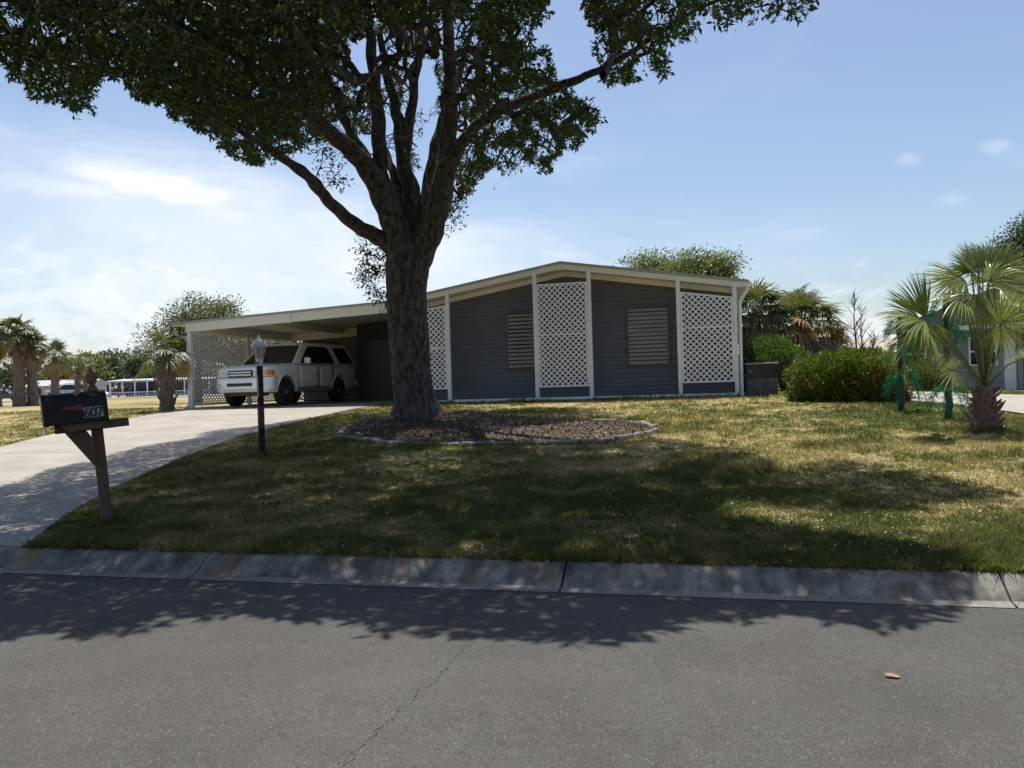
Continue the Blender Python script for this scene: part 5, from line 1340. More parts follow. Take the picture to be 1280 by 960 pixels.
def feather_palm(name, label, loc, h, r, nf, Lf, seed=0):
    rng = np.random.default_rng(seed); t = thing(name, label, 'palm tree', loc)
    palm_trunk(h, r, r * 0.8, (0, 0), False, rng).build('trunk', M_ptrunk, t, smooth=True)
    lv = Leaves(); st = MB(); top = np.array([0, 0, h])
    for i in range(nf):
        az = i * 2.4 + rng.normal() * 0.2; el = math.radians(75 - 60 * (i / nf)); d = np.array([math.cos(az) * math.cos(el), math.sin(az) * math.cos(el), math.sin(el)])
        cur = top.copy(); pts = [cur.copy()]; v = d.copy()
        for k in range(12): cur = cur + v * Lf / 12; v = v + np.array([0, 0, -0.16]); v /= np.linalg.norm(v); pts.append(cur.copy())
        st.tube(pts, [0.03 * (1 - k / 13) + 0.004 for k in range(13)], 5, False)
        V = []; F = []; R = []
        for k in range(2, 52):
            s_ = k / 52 * 12; i0 = min(int(s_), 11); c = pts[i0] * (1 - s_ + i0) + pts[i0 + 1] * (s_ - i0); tg = pts[i0 + 1] - pts[i0]; tg /= np.linalg.norm(tg)
            sv = np.cross(tg, [0, 0, 1.0]); sv /= np.linalg.norm(sv) + 1e-6
            for s in (1, -1):
                Lp = 0.55 * math.sin(math.pi * min(1, 0.15 + k / 60)) * rng.uniform(0.8, 1.1); e = c + (sv * s * 0.7 + tg * 0.55) * Lp + np.array([0, 0, -0.5 * Lp * rng.uniform(0.4, 1.2)]); m_ = (c + e) / 2 + np.array([0, 0, 0.08 * Lp]); b0 = len(V)
                V += [c + tg * 0.012, c - tg * 0.012, m_ - tg * 0.018, m_ + tg * 0.018, e, e + tg * 0.003]; F += [(b0, b0 + 1, b0 + 2, b0 + 3), (b0 + 3, b0 + 2, b0 + 4, b0 + 5)]; R += [rng.random()] * 2
        lv.add((np.array(V), np.array(F), np.array(R)))
    lv.build('crown', leafmat('feather_frond', [(0, (0.06, 0.10, 0.045)), (1, (0.11, 0.16, 0.07))], 0.25, 0.4), t); st.build('frond_stalks', M_petiole, t).name = 'frond_midrib'
    return t
p = spot(994, 38); feather_palm('queen_palm', 'feathery queen palm with arching plumes rising behind the shaggy palm', p, top_h(994, 380, 38, p[2]), 0.16, 12, 1.35, 5)

# foreground sabal on the lawn: each frond a part
sp0 = gpt(1232, 538); SZ = project(sp0)[2]
sab = thing('sabal_palm', 'stout young sabal palm with spiky boots and big fan leaves on the lawn', 'palm tree', sp0)
rng = np.random.default_rng(90)
k_ = SZ / FPX
b = MB(); hT = (538 - 482) * k_
pts = [(0, 0, -0.1), (0, 0, 0.1), (0, 0, 0.3), (0.0, 0, 0.5), (0, 0, hT)]; b.tube(pts, [0.20, 0.185, 0.17, 0.155, 0.12], 18)
for i in range(40):
    t = i / 40; a = i * 2.39996; r = 0.178 - 0.04 * t; o = np.array([math.cos(a), math.sin(a), 0]); c = np.array([0, 0, 0.02 + 0.58 * t])
    ln = rng.uniform(0.06, 0.13) if rng.random() < 0.72 else rng.uniform(0.15, 0.26)
    b.tube([c + o * r * 0.8, c + o * (r + ln * 0.35) + np.array([0, 0, ln * 0.4]), c + o * (r + ln * 0.75) + np.array([0, 0, ln * 0.95])], [0.036, 0.026, 0.010], 5)
b.build('trunk', pm('reddish_boot_fibre', (0.24, 0.15, 0.115), (0.09, 0.055, 0.045), 9, 0.9, 0.8, 40), sab, smooth=True, autosmooth=40)
def sfrond(hx, hy, dz, dx, dy, R, spread=2.0, droop=0.22, nseg=40, curl=0.4, base=(0, 0), face=None):
    """hub at pixel (hx, hy), dz metres nearer (+) to the camera than the trunk; dx, dy: pointing in the picture (y up)"""
    hub = at_depth(hx, hy, SZ - dz) - sp0; c0 = np.array([base[0], base[1], hT * 0.92])
    mid = (hub + c0) / 2 + np.array([0, 0, 0.10]) + (hub - c0) * 0.05
    R *= 0.92; nseg = int(nseg * 1.15); d = RGT * dx + UPV * dy - FWD * (dz * 0.35); d /= np.linalg.norm(d)
    up = (np.array(face) if face is not None else np.array([0, 0, 1.0]) * 0.8 - FWD * 0.5) + rng.normal(size=3) * 0.1
    V, F, R_ = fan_geo(hub, d, up, R, nseg, spread, droop, R * 0.038, rng, curl)
    o = np_mesh('frond', V, F, M_frond, sab, {'rnd': R_})
    b = MB(); b.tube([c0, mid, hub, hub + d * 0.12], [0.026, 0.015, 0.011, 0.006], 6, False); b.build('petiole', M_petiole, o, smooth=True)
T = -FWD
sfrond(1156, 402, 0.35, -0.85, 0.35, 0.95, 1.25, 0.30, 40, 0.4)
sfrond(1158, 398, 0.1, -0.35, 0.9, 0.92, 0.75, 0.10, 26, 0.3)
sfrond(1158, 412, 0.45, -0.75, -0.45, 0.74, 1.1, 0.40, 28, 0.5)
sfrond(1166, 405, 0.2, 0.25, -0.85, 0.50, 1.0, 0.2, 20, 0.4)
sfrond(1192, 462, 0.5, -0.8, 0.15, 0.60, 2.4, 0.10, 36, 0.2, face=T + UPV * 0.5)
sfrond(1150, 400, -0.1, -0.6, 0.7, 0.9, 0.9, 0.2, 30, 0.3)
sfrond(1207, 352, 0.0, -0.75, 0.55, 0.88, 1.5, 0.25, 40)
sfrond(1204, 372, 0.4, -0.85, 0.15, 0.62, 1.4, 0.35, 34)
sfrond(1214, 340, 0.25, -0.35, 0.9, 0.62, 1.4, 0.15, 40)
sfrond(1222, 350, 0.45, -0.2, 0.25, 0.62, 2.0, 0.35, 38)
sfrond(1228, 342, -0.3, 0.1, 1.0, 0.66, 1.4, 0.15, 40)
sfrond(1246, 340, 0.15, 0.40, 0.9, 0.70, 1.5, 0.2, 42)
sfrond(1258, 345, -0.2, 0.8, 0.6, 0.80, 1.5, 0.3, 42)
sfrond(1250, 362, 0.5, 0.7, 0.1, 0.72, 1.9, 0.4, 38)
sfrond(1216, 368, 0.55, -0.4, -0.5, 0.55, 1.5, 0.4, 30)
sfrond(1250, 405, 0.75, 0.25, 0.15, 0.70, 2.8, 0.06, 44, 0.1, face=T + UPV * 0.2)
sfrond(1283, 446, 0.45, 0.4, 0.3, 0.62, 2.2, 0.25, 36)
sfrond(1275, 385, 0.1, 0.85, 0.35, 0.8, 1.7, 0.3, 40)
sfrond(1196, 352, -0.4, -0.8, 0.35, 0.85, 1.4, 0.3, 38)
sfrond(1236, 332, 0.1, 0.15, 0.9, 0.55, 1.7, 0.2, 38)
sfrond(1222, 330, 0.2, -0.3, 0.8, 0.5, 1.7, 0.25, 34)
sfrond(1236, 352, 0.3, 0.2, 0.5, 0.6, 1.9, 0.35, 38)

# ------------------------------------------------------------------ the two pole ornaments with green plumes
M_pole2 = pm('dark_pole_wrap', (0.018, 0.02, 0.024), (0.04, 0.042, 0.046), 12, 0.6, 0.4, 60)
M_plume = leafmat('green_plastic_plume', [(0, (0.010, 0.085, 0.042)), (1, (0.022, 0.15, 0.085))], 0.45, 0.35, tint=(0.7, 1.0, 0.8))
def ornament(px_, py_, top_py, tiers, label, seed):
    rng = np.random.default_rng(seed); g = gpt(px_, py_); Z = project(g)[2]; k = Z / FPX
    t = thing('artificial_palm', label, 'garden ornament', g, 0, 'artificial palms on the lawn')
    h = (py_ - top_py) * k; b = MB(); n = 26; pts = [(0.012 * math.sin(i * 0.9 + seed), 0.012 * math.cos(i * 1.1), -0.05 + (h + 0.05) * i / n) for i in range(n + 1)]
    b.tube(pts, [0.058 * (1.08 - 0.25 * i / n) * (1 + 0.06 * math.sin(i * 2.4)) for i in range(n + 1)], 12); b.build('pole', M_pole2, t, smooth=True)
    for ty, cnt_, ln in tiers:
        zc = (py_ - ty) * k
        for i in range(cnt_):
            az = 2 * math.pi * i / cnt_ + rng.normal() * 0.25; d = np.array([math.cos(az), math.sin(az), 0]); L_ = ln * rng.uniform(0.85, 1.15); V = []; F = []; R = []
            P_ = [d * (0.07 + L_ * 0.62 * s) + np.array([0, 0, zc + L_ * (0.75 * s - 1.55 * s * s)]) for s in np.linspace(0, 1, 9)]
            for q in range(16, 128):
                s_ = q / 128 * 8; i0 = min(int(s_), 7); c = P_[i0] * (1 - s_ + i0) + P_[i0 + 1] * (s_ - i0); tg = P_[i0 + 1] - P_[i0]; tg /= np.linalg.norm(tg)
                o = rng.normal(size=3); o -= tg * (o @ tg); o /= np.linalg.norm(o); e = c + o * 0.085 * rng.uniform(0.6, 1.3) + tg * 0.05; b0 = len(V)
                V += [c - tg * 0.004, c + tg * 0.004, e + tg * 0.003, e - tg * 0.003]; F.append((b0, b0 + 1, b0 + 2, b0 + 3)); R.append(rng.random())
            fo = np_mesh('frond', np.array(V), np.array(F), M_plume, t, {'rnd': np.array(R)})
            b = MB(); b.tube(P_, 0.006, 5); b.build('stalk', M_plume, fo)
    return t
ornament(1127, 514, 396, ((470, 7, 0.62), (432, 5, 0.42), (404, 5, 0.4)), 'dark pole ornament with green plastic plumes in front of the hedge end', 3)
ornament(1186, 524, 366, ((488, 7, 0.56), (410, 5, 0.40), (375, 6, 0.4)), 'dark pole ornament with green plumes beside the stout sabal palm', 4)

# ------------------------------------------------------------------ leafy masses
M_bushleaf = leafmat('hedge_leaf', [(0, (0.045, 0.085, 0.018)), (0.6, (0.085, 0.135, 0.026)), (0.95, (0.13, 0.18, 0.035)), (1.0, (0.19, 0.12, 0.05))], 0.3, 0.35, patch=(1.1, (0.13, 0.105, 0.03)))
M_shrub = leafmat('shrub_leaf', [(0, (0.045, 0.085, 0.02)), (0.7, (0.08, 0.135, 0.03)), (1.0, (0.11, 0.16, 0.045))], 0.3, 0.35)
M_twig = pm('dark_twig_bark', (0.07, 0.055, 0.042), (0.045, 0.036, 0.03), 9, 0.9)
def bush(name, label, loc, size, nl, ls, mat, seed, lumps=0.12, boxy=2.6, group=None, flowers=0, cat='shrub', rz=0.0):
    rng = np.random.default_rng(seed); t = thing(name, label, cat, loc, rz, group)
    # points in a superellipsoid shell, lumpy
    n = int(nl * 1.5); d = rng.normal(size=(n, 3)); d /= np.linalg.norm(d, axis=1, keepdims=True); d[:, 2] = np.abs(d[:, 2]) * np.where(rng.random(n) < 0.8, 1, -0.25)
    sc = 1 / (np.sum(np.abs(d) ** boxy, axis=1) ** (1 / boxy)); rr = 1 - np.where(rng.random(n) < 0.4, 0.75, 0.30) * rng.random(n) ** 1.5
    u = d * sc[:, None]
    lump = (fbm(u[:, 0] * size[0] * 1.6 + u[:, 2] * 2 + seed, u[:, 1] * size[1] * 1.6 + u[:, 2] * size[2] * 1.6, 3) - 0.5) * 2 * lumps
    P = u * (rr + lump)[:, None] * np.array(size) * 0.5; P[:, 2] = P[:, 2] + size[2] * 0.5 * 0
    P[:, 2] = (u[:, 2] * (rr + lump)) * size[2] * 0.80 + size[2] * 0.2
    P = P[P[:, 2] > 0.02][:nl]
    dirs = P / (np.linalg.norm(P, axis=1, keepdims=True) + 1e-6); dirs[:, 2] += 0.3
    V, F, r = leaf_cloud(P, ls, 0.5, 0.5, dirs, rng); np_mesh('foliage', V, F, mat, t, {'rnd': r})
    # woody core
    b = MB()
    for i in range(46):
        x = rng.uniform(-0.42, 0.42) * size[0]; y = rng.uniform(-0.40, 0.40) * size[1]; e = np.array([x + rng.normal() * 0.15, y + rng.normal() * 0.15, size[2] * rng.uniform(0.55, 0.88)])
        b.tube([(x * 0.7, y * 0.7, -0.05), ((x * 0.7 + e[0]) / 2 + rng.normal() * 0.05, (y * 0.7 + e[1]) / 2, e[2] * 0.5), tuple(e)], [0.022, 0.015, 0.006], 5, False)
    b.build('stem', M_twig, t)
    if flowers:
        fm = leafmat('orange_flower', [(0, (0.55, 0.10, 0.02)), (1, (0.6, 0.16, 0.04))], 0.2); q = P[rng.choice(len(P), flowers)]
        P2 = np.repeat(q, 8, 0) + rng.normal(size=(flowers * 8, 3)) * 0.03; V, F, r = leaf_cloud(P2, 0.06, 0.7, 0.5, None, rng); np_mesh('blossom', V, F, fm, t, {'rnd': r})
    return t
# clipped hedge
ha = at_depth(990, 488, 18.6); hb2 = at_depth(1136, 508, 16.4); hc = (ha + hb2) / 2; hlen = np.linalg.norm((hb2 - ha)[:2]) + 0.1
hrot = math.atan2(hb2[1] - ha[1], hb2[0] - ha[0])
hz_ = tz(hc[0], hc[1])
bush('hedge', 'dense clipped green hedge on the lawn behind the pole ornaments', (hc[0] + 0.06, hc[1] + 0.35, hz_ - 0.05), (2.40, 1.5, 1.12), 28000, 0.07, M_bushleaf, 14, 0.17, 4.0, cat='hedge', rz=-0.42)
p = spot(965, 23.5); bush('shrub', 'rounded green shrub with orange blossom behind the utility box', p, (2.4, 1.8, 1.55), 15000, 0.085, M_shrub, 15, 0.16, 2.2, flowers=6)
p = spot(1158, 25.5); bush('shrub', 'small rounded shrub between the two pole ornaments', p, (1.3, 1.2, 1.0), 4000, 0.085, M_bushleaf, 16, 0.12, 2.6)
p = spot(1040, 29); bush('shrub', 'tangled grey green shrub under the shaggy palm, behind the hedge', p, (3.0, 1.2, 1.1), 5000, 0.08, leafmat('dry_shrub_leaf', [(0, (0.09, 0.10, 0.04)), (1, (0.2, 0.17, 0.09))], 0.2), 17, 0.22, 2.0)

# ------------------------------------------------------------------ background trees
def tree(name, label, loc, H_, lobes, ncl, per, ls, mat, r0, seed, clr=0.6, group=None, cat='tree', trunk_h=0.4):
    """lobes: [(x, y, z, rx, ry, rz)] relative to the base"""
    rng = np.random.default_rng(seed); t = thing(name, label, cat, loc, 0, group)
    vol = np.array([l[3] * l[4] * l[5] for l in lobes]) ** 0.75; which = rng.choice(len(lobes), ncl, p=vol / vol.sum()); Lb = np.array(lobes)[which]
    d = rng.normal(size=(ncl, 3)); d /= np.linalg.norm(d, axis=1, keepdims=True); C = Lb[:, :3] + d * Lb[:, 3:] * (rng.random(ncl) ** 0.45)[:, None]
    idx = np.repeat(np.arange(ncl), per); off = np.clip(rng.normal(size=(ncl * per, 3)), -1.5, 1.5) * clr * 0.5; off[:, 2] *= 0.75; P = C[idx] + off
    dirs = off / (np.linalg.norm(off, axis=1, keepdims=True) + 1e-6)
    V, F, r = leaf_cloud(P, ls, 0.5, 0.4, dirs, rng); np_mesh('crown', V, F, mat, t, {'rnd': r})
    b = MB(); top = np.array([lobes[0][0] * 0.4, lobes[0][1] * 0.4, H_ * trunk_h]); b.tube([(0, 0, -0.2), (0.05, 0, H_ * trunk_h * 0.5), tuple(top)], [r0 * 1.25, r0, r0 * 0.8], 10)
    b.build('trunk', M_bark, t, smooth=True)
    b = MB()
    for c in C[:: max(1, ncl // 70)]:
        m_ = (top + c) / 2 + rng.normal(size=3) * 0.06 * H_ * 0.3; b.tube([tuple(top - np.array([0, 0, 0.1])), tuple(m_), tuple(c)], [r0 * 0.35, r0 * 0.18, r0 * 0.05], 5, False)
    b.build('branchwork', M_bark, t, smooth=True, fix=False)
    return t
M_l1 = leafmat('grey_green_leaf', [(0, (0.055, 0.075, 0.030)), (0.6, (0.090, 0.115, 0.045)), (1.0, (0.13, 0.15, 0.07))], 0.3, 0.5)
M_l2 = leafmat('olive_leaf', [(0, (0.060, 0.080, 0.022)), (0.6, (0.10, 0.125, 0.034)), (1.0, (0.16, 0.17, 0.055))], 0.35, 0.5)
M_l3 = leafmat('dark_leaf', [(0, (0.030, 0.048, 0.020)), (1.0, (0.065, 0.085, 0.035))], 0.25, 0.5)
M_far = leafmat('far_leaf', [(0, (0.050, 0.075, 0.045)), (1.0, (0.095, 0.125, 0.070))], 0.2, 0.6)
def lob(px0, Z, zb, items):
    """ellipses given in pixels round px0: (px, py, rx, ry)"""
    out = []
    for x, y, rx, ry in items:
        c = at_depth(x, y, Z); b_ = np.array(spot(px0, Z)); dlt = c - b_; out.append((dlt[0], dlt[1], c[2] - zb, rx * Z / FPX, rx * Z / FPX, ry * Z / FPX))
    return out
p = spot(247, 36); tree('oak_tree', 'airy grey green oak rising behind the carport roof', p, 5.2, lob(247, 36, p[2], [(255, 392, 42, 22), (225, 408, 26, 24), (280, 385, 20, 15), (240, 425, 38, 30), (196, 430, 20, 26), (285, 432, 40, 34), (330, 445, 36, 26)]), 560, 34, 0.12, M_l1, 0.16, 101, 0.5)
p = spot(850, 46); tree('oak_tree', 'olive green broad crown showing above the house ridge', p, 9.3, lob(850, 46, p[2], [(865, 338, 42, 20), (815, 334, 26, 14), (900, 336, 26, 18), (850, 355, 60, 20), (793, 330, 14, 6)]), 560, 44, 0.16, M_l2, 0.26, 102, 0.75)
p = spot(1300, 42); tree('oak_tree', 'dark oak crown overtopping the neighbouring grey house', p, 9.5, lob(1300, 42, p[2], [(1310, 320, 55, 38), (1262, 312, 22, 18), (1290, 285, 28, 16), (1275, 345, 40, 30)]), 520, 40, 0.15, M_l3, 0.28, 103, 0.7)
FT = [(112, 452, 'round leafy tree closing the lot behind the far cars', 14, 12, M_l2), (134, 452, 'dark spreading pine behind the mailbox finial', 11, 14, M_far), (149, 449, 'tall flat topped pine above the long shelter roof', 10, 9, M_far), (162, 462, 'bushy low tree behind the shelter, between two pines', 13, 9, M_l2), (174, 449, 'tallest thin pine behind the shelter', 9, 12, M_far), (189, 458, 'dense dark tree at the palm beside the carport', 14, 12, M_far), (80, 462, 'low tree behind the drooping palm', 16, 9, M_l2), (52, 466, 'low dark tree behind the shorter cabbage palm', 16, 9, M_l3), (15, 462, 'broad tree behind the tall cabbage palm', 24, 12, M_l3), (222, 462, 'dim green tree beyond the carport post', 18, 12, M_far), (262, 462, 'green tree seen through the side lattice', 26, 16, M_far)]
for i, (x, y, lab, rx, ry, mt) in enumerate(FT):
    Z = 185 + 9 * (i % 4); p = spot(x, Z)
    tree('distant_tree', lab, p, 9, lob(x, Z, p[2], [(x, y, rx, ry * 0.7), (x - rx * 0.5, y + ry * 0.7, rx * 0.8, ry * 0.8), (x + rx * 0.5, y + ry * 0.9, rx * 0.8, ry * 0.8), (x, y + ry * 1.6, rx, ry * 0.8)]), 90, 22, 0.85, mt, 0.3, 120 + i, 2.3, group='trees along the far lots')
# bare saplings behind the hedge
def sapling(px_, Z, pyt, label, seed):
    rng = np.random.default_rng(seed); p = spot(px_, Z); h = top_h(px_, pyt, Z, p[2]); t = thing('bare_sapling', label, 'tree', p)
    b = MB(); b.tube([(0, 0, -0.1), (0.04, 0, h * 0.35), (-0.05, 0, h * 0.7), (0.02, 0, h)], [0.055, 0.045, 0.025, 0.006], 7); b.build('trunk', M_twig, t, smooth=True)
    b = MB()
    for i in range(26):
        z = h * rng.uniform(0.3, 0.97); az = rng.uniform(0, 6.28); L_ = (h - z) * 0.6 + 0.25; L_ *= rng.uniform(0.5, 1.0); d = np.array([math.cos(az) * 0.6, math.sin(az) * 0.6, 0.8])
        q = np.array([0, 0, z]); e = q + d * L_; b.tube([tuple(q), tuple(q + d * L_ * 0.5 + rng.normal(size=3) * 0.04), tuple(e)], [0.016, 0.010, 0.003], 5, False)
        e2 = q + d * L_ * 0.5 + np.array([rng.normal() * 0.25, rng.normal() * 0.25, 0.3]); b.tube([tuple(q + d * L_ * 0.5), tuple(e2)], [0.008, 0.003], 4, False)
    b.build('twig', M_twig, t, fix=False); return t
sapling(1071, 36, 366, 'thin leafless sapling rising behind the hedge, the taller one', 1)
sapling(1079, 39, 384, 'slighter leafless sapling close beside the taller bare one', 2)
sapling(1093, 30, 418, 'short bare sapling behind the hedge near the pole ornament', 3)
# ------------------------------------------------------------------ neighbour house on the right
M_nsid = pm('grey_neighbour_siding', (0.30, 0.30, 0.31), (0.25, 0.25, 0.26), 2, 0.7, 0.1, 20)
M_block = pm('pale_block_wall', (0.50, 0.49, 0.47), (0.40, 0.39, 0.38), 3, 0.8)
M_shing = pm('brown_grey_shingle', (0.20, 0.18, 0.165), (0.14, 0.125, 0.115), 6, 0.9)
NZ = 30.0
nA = at_depth(1130, 489, NZ + 1.0); nB = at_depth(1256, 489, NZ - 1.2)
zb = tz(nB[0], nB[1]) - 0.05
nh = thing('neighbour_house', 'grey sided neighbouring house behind the stout sabal palm', 'house', (nB[0], nB[1], zb))
dA = np.array([nA[0] - nB[0], nA[1] - nB[1]]); LnA = np.linalg.norm(dA); dA /= LnA
nh.rotation_euler = (0, 0, math.atan2(dA[1], dA[0]))        # local +x runs back to the left along the wall; local +y is toward the street or away
sgn = 1.0
# which local side faces the camera
loc_cam = Matrix.Rotation(-math.atan2(dA[1], dA[0]), 3, 'Z') @ Vector((-nB[0], -nB[1], 0))
sgn = 1.0 if loc_cam.y > 0 else -1.0
Hn = 2.45
b = MB(); z = 0
b.bx(0.0, LnA, -sgn * 8, 0, -0.2, Hn)
while z < Hn - 0.05:
    b.add([(0.0, sgn * 0.016, z), (LnA, sgn * 0.016, z), (LnA, sgn * 0.003, z + 0.18), (0.0, sgn * 0.003, z + 0.18)], [(0, 1, 2, 3)]); z += 0.18
b.build('wall', M_nsid, nh)
b = MB(); b.bx(-0.35, -0.002, -sgn * 0.3, sgn * 0.03, -0.2, Hn); b.build('corner_board', M_white, nh)
# block wing that steps forward to the right
b = MB(); b.bx(-4.5, -0.36, -sgn * 7, -sgn * 0.35, -0.2, Hn - 0.02)
for k in range(12):
    b.bx(-4.5, -0.37, -sgn * 0.349, -sgn * 0.33, 0.2 * k + 0.008, 0.2 * k + 0.192)
b.build('block_wall', M_block, nh)
b = MB(); b.prism([(-5.2, Hn - 0.05), (LnA + 0.5, Hn - 0.05), (LnA * 0.5 - 2.3, Hn + 1.55)], sgn * 0.55, -sgn * 8.5, 'y'); b.build('roof', M_shing, nh)
b = MB(); b.bx(-5.2, LnA + 0.5, sgn * 0.552, sgn * 0.58, Hn - 0.2, Hn - 0.03); b.build('fascia', M_white, nh)
def nwin(x0, x1, z0, z1):
    b = MB()
    for q in ((x0 - 0.06, x1 + 0.06, z0 - 0.06, z0), (x0 - 0.06, x1 + 0.06, z1, z1 + 0.06), (x0 - 0.06, x0, z0 + 0.001, z1 - 0.001), (x1, x1 + 0.06, z0 + 0.001, z1 - 0.001), (x0 + 0.001, x1 - 0.001, (z0 + z1) / 2 - 0.03, (z0 + z1) / 2 + 0.03)): b.bx(q[0], q[1], sgn * 0.018, sgn * 0.06, q[2], q[3])
    f = b.build('window', M_white, nh); b = MB(); b.bx(x0 + 0.002, x1 - 0.002, sgn * 0.02, sgn * 0.03, z0 + 0.002, z1 - 0.002); b.build('pane', M_glassd, f)
nwin(0.25, 1.05, 1.0, 1.95); nwin(2.6, 3.3, 1.0, 1.95)
b = MB(); b.bx(-1.0, -0.55, -sgn * 0.325, -sgn * 0.29, 0.0, 2.05); b.build('door', pm('navy_door', (0.03, 0.03, 0.06), rough=0.4), nh)

# far pale house behind the hedge
p = spot(1090, 62); fh = thing('far_house', 'low tan roofed house far behind the hedge and bare saplings', 'house', p)
fh.rotation_euler = (0, 0, TH)
b = MB(); b.bx(-4.5, 3.5, -3, 3, -0.3, 2.3); b.build('wall', pm('pink_stucco', (0.50, 0.42, 0.38), (0.44, 0.37, 0.33), 2, 0.8), fh)
b = MB(); b.prism([(-3.4, 2.2), (3.4, 2.2), (0, 3.35)], -5.0, 4.0, 'x'); b.build('roof', pm('tan_roof', (0.40, 0.34, 0.29), (0.33, 0.27, 0.23), 4, 0.9), fh)
for x in (-3, -0.5, 2):
    b = MB(); b.bx(x, x + 1.1, -3.03, -2.99, 0.9, 1.9); b.build('window', M_glassd, fh)

# ------------------------------------------------------------------ far lot: cars, shelter, pale house
def sedan(label, loc, rz, col, group=None):
    t = thing('parked_sedan', label, 'car', loc, rz, group); m = pm('car_paint', col, None, rough=0.3, coat=0.5)
    b = MB(); pr = [(-2.25, 0.35), (2.25, 0.35), (2.28, 0.62), (2.1, 0.80), (1.1, 0.93), (-1.55, 0.97), (-2.2, 0.92), (-2.3, 0.6)]
    b.prism(pr, -0.88, 0.88); b.build('body', m, t, bevel=0.07, seg=3)
    b = MB(); b.add([(1.15, -0.80, 0.92), (1.15, 0.80, 0.92), (-1.65, 0.80, 0.96), (-1.65, -0.80, 0.96), (0.35, -0.60, 1.42), (0.35, 0.60, 1.42), (-0.95, 0.60, 1.43), (-0.95, -0.60, 1.43)], [(3, 2, 1, 0), (4, 5, 6, 7), (0, 1, 5, 4), (1, 2, 6, 5), (2, 3, 7, 6), (3, 0, 4, 7)]); b.build('cabin', m, t, bevel=0.06, seg=3)
    for s in (1, -1):
        b = MB(); b.add([(0.92, s * 0.785, 0.97), (-1.40, s * 0.785, 0.99), (-0.86, s * 0.635, 1.36), (0.28, s * 0.635, 1.36), (0.92, s * 0.80, 0.97), (-1.40, s * 0.80, 0.99), (-0.86, s * 0.65, 1.36), (0.28, s * 0.65, 1.36)], [(3, 2, 1, 0), (4, 5, 6, 7), (0, 1, 5, 4), (1, 2, 6, 5), (2, 3, 7, 6), (3, 0, 4, 7)]); b.build('window', M_glassd, t)
        for x in (1.40, -1.40): make_wheel(t, x, s * 0.80, 0.32, 0.2)
    b = MB(); b.add([(1.10, -0.68, 0.965), (1.10, 0.68, 0.965), (0.42, 0.54, 1.385), (0.42, -0.54, 1.385), (1.14, -0.68, 0.985), (1.14, 0.68, 0.985), (0.46, 0.54, 1.405), (0.46, -0.54, 1.405)], [(3, 2, 1, 0), (4, 5, 6, 7), (0, 1, 5, 4), (1, 2, 6, 5), (2, 3, 7, 6), (3, 0, 4, 7)]); b.build('windshield', M_glassd, t)
    return t
def fspot(px, Z): p = spot(px, Z); return (p[0], p[1], p[2] + 0.02)
sv = copy_tree(car); sv.location = fspot(58, 98); sv.rotation_euler = (0, 0, TH + 0.15); sv['label'] = 'silver hatchback style vehicle parked far off between the two cabbage palms'; sv['category'] = 'car'
M_silver = pm('silver_car_paint', (0.50, 0.52, 0.55), None, rough=0.3, metal=0.3, coat=0.5)
def repaint(o):
    for c in o.children:
        if c.type == 'MESH' and c.data.materials and c.data.materials[0] == M_car: c.data = c.data.copy(); c.data.materials[0] = M_silver
        repaint(c)
repaint(sv)
sedan('light blue silver sedan parked far off behind the drooping palm', fspot(82, 100), TH + 2.8, (0.45, 0.50, 0.56), 'cars parked on the far lot')
sedan('white sedan parked far off behind the mailbox top', fspot(109, 100), TH + 0.1, (0.78, 0.78, 0.78), 'cars parked on the far lot')
sedan('dark sedan parked far off behind the tall cabbage palm', fspot(8, 104), TH, (0.05, 0.05, 0.06), 'cars parked on the far lot')
# long shelter
def shelter():
    Z = 128.0; a = at_depth(138, 497, Z); c = at_depth(262, 497, Z); Ln = np.linalg.norm((c - a)[:2]); t = thing('storage_shelter', 'long open shelter with pale green roof on white posts across the lot', 'shelter', (a[0], a[1], HOUSE_Z), math.atan2(c[1] - a[1], c[0] - a[0]))
    M_gr = pm('pale_green_roof', (0.36, 0.46, 0.45), (0.30, 0.40, 0.40), 0.4, 0.5)
    b = MB(); b.prism([(-0.5, 2.35), (5.5, 2.85), (5.5, 2.95), (-0.5, 2.6)], -0.6, Ln + 0.6, 'x'); b.build('roof', M_gr, t)
    n = 9
    for i in range(n):
        b = MB(); x = Ln * i / (n - 1); b.bx(x - 0.09, x + 0.09, 0, 0.18, 0, 2.39); b.build('post', M_white, t)
    b = MB(); b.bx(0, Ln, 5.0, 5.1, 0, 2.2); b.build('rear_wall', pm('shelter_rear', (0.22, 0.23, 0.24), (0.15, 0.16, 0.17), 0.6, 0.8), t)
    b = MB()
    for i in range(int(Ln / 0.45)): b.bx(0.45 * i, 0.45 * i + 0.06, -0.6, -0.55, 0.0, 0.85)
    b.bx(0, Ln, -0.549, -0.52, 0.70, 0.78); b.bx(0, Ln, -0.549, -0.52, 0.2, 0.28); b.build('railing', M_white, t)
    return t
shelter()
for px_, lab, col in ((160, 'dark red sedan under the long shelter', (0.22, 0.03, 0.035)), (182, 'dark blue sedan under the long shelter', (0.05, 0.08, 0.16)), (148, 'black sedan at the mailbox end of the long shelter', (0.02, 0.02, 0.025)), (205, 'grey sedan under the shelter behind the leaning palm', (0.3, 0.31, 0.33))):
    sedan(lab, fspot(px_, 130.5), TH + 1.57, col, 'cars under the shelter')
p = spot(94, 140); ph = thing('pale_house', 'pale low house behind the far parked cars', 'house', p, TH)
b = MB(); b.bx(-7, 4, -3, 3, -0.2, 2.4); b.build('wall', pm('cream_wall', (0.40, 0.39, 0.36), (0.34, 0.33, 0.31), 1, 0.8), ph)
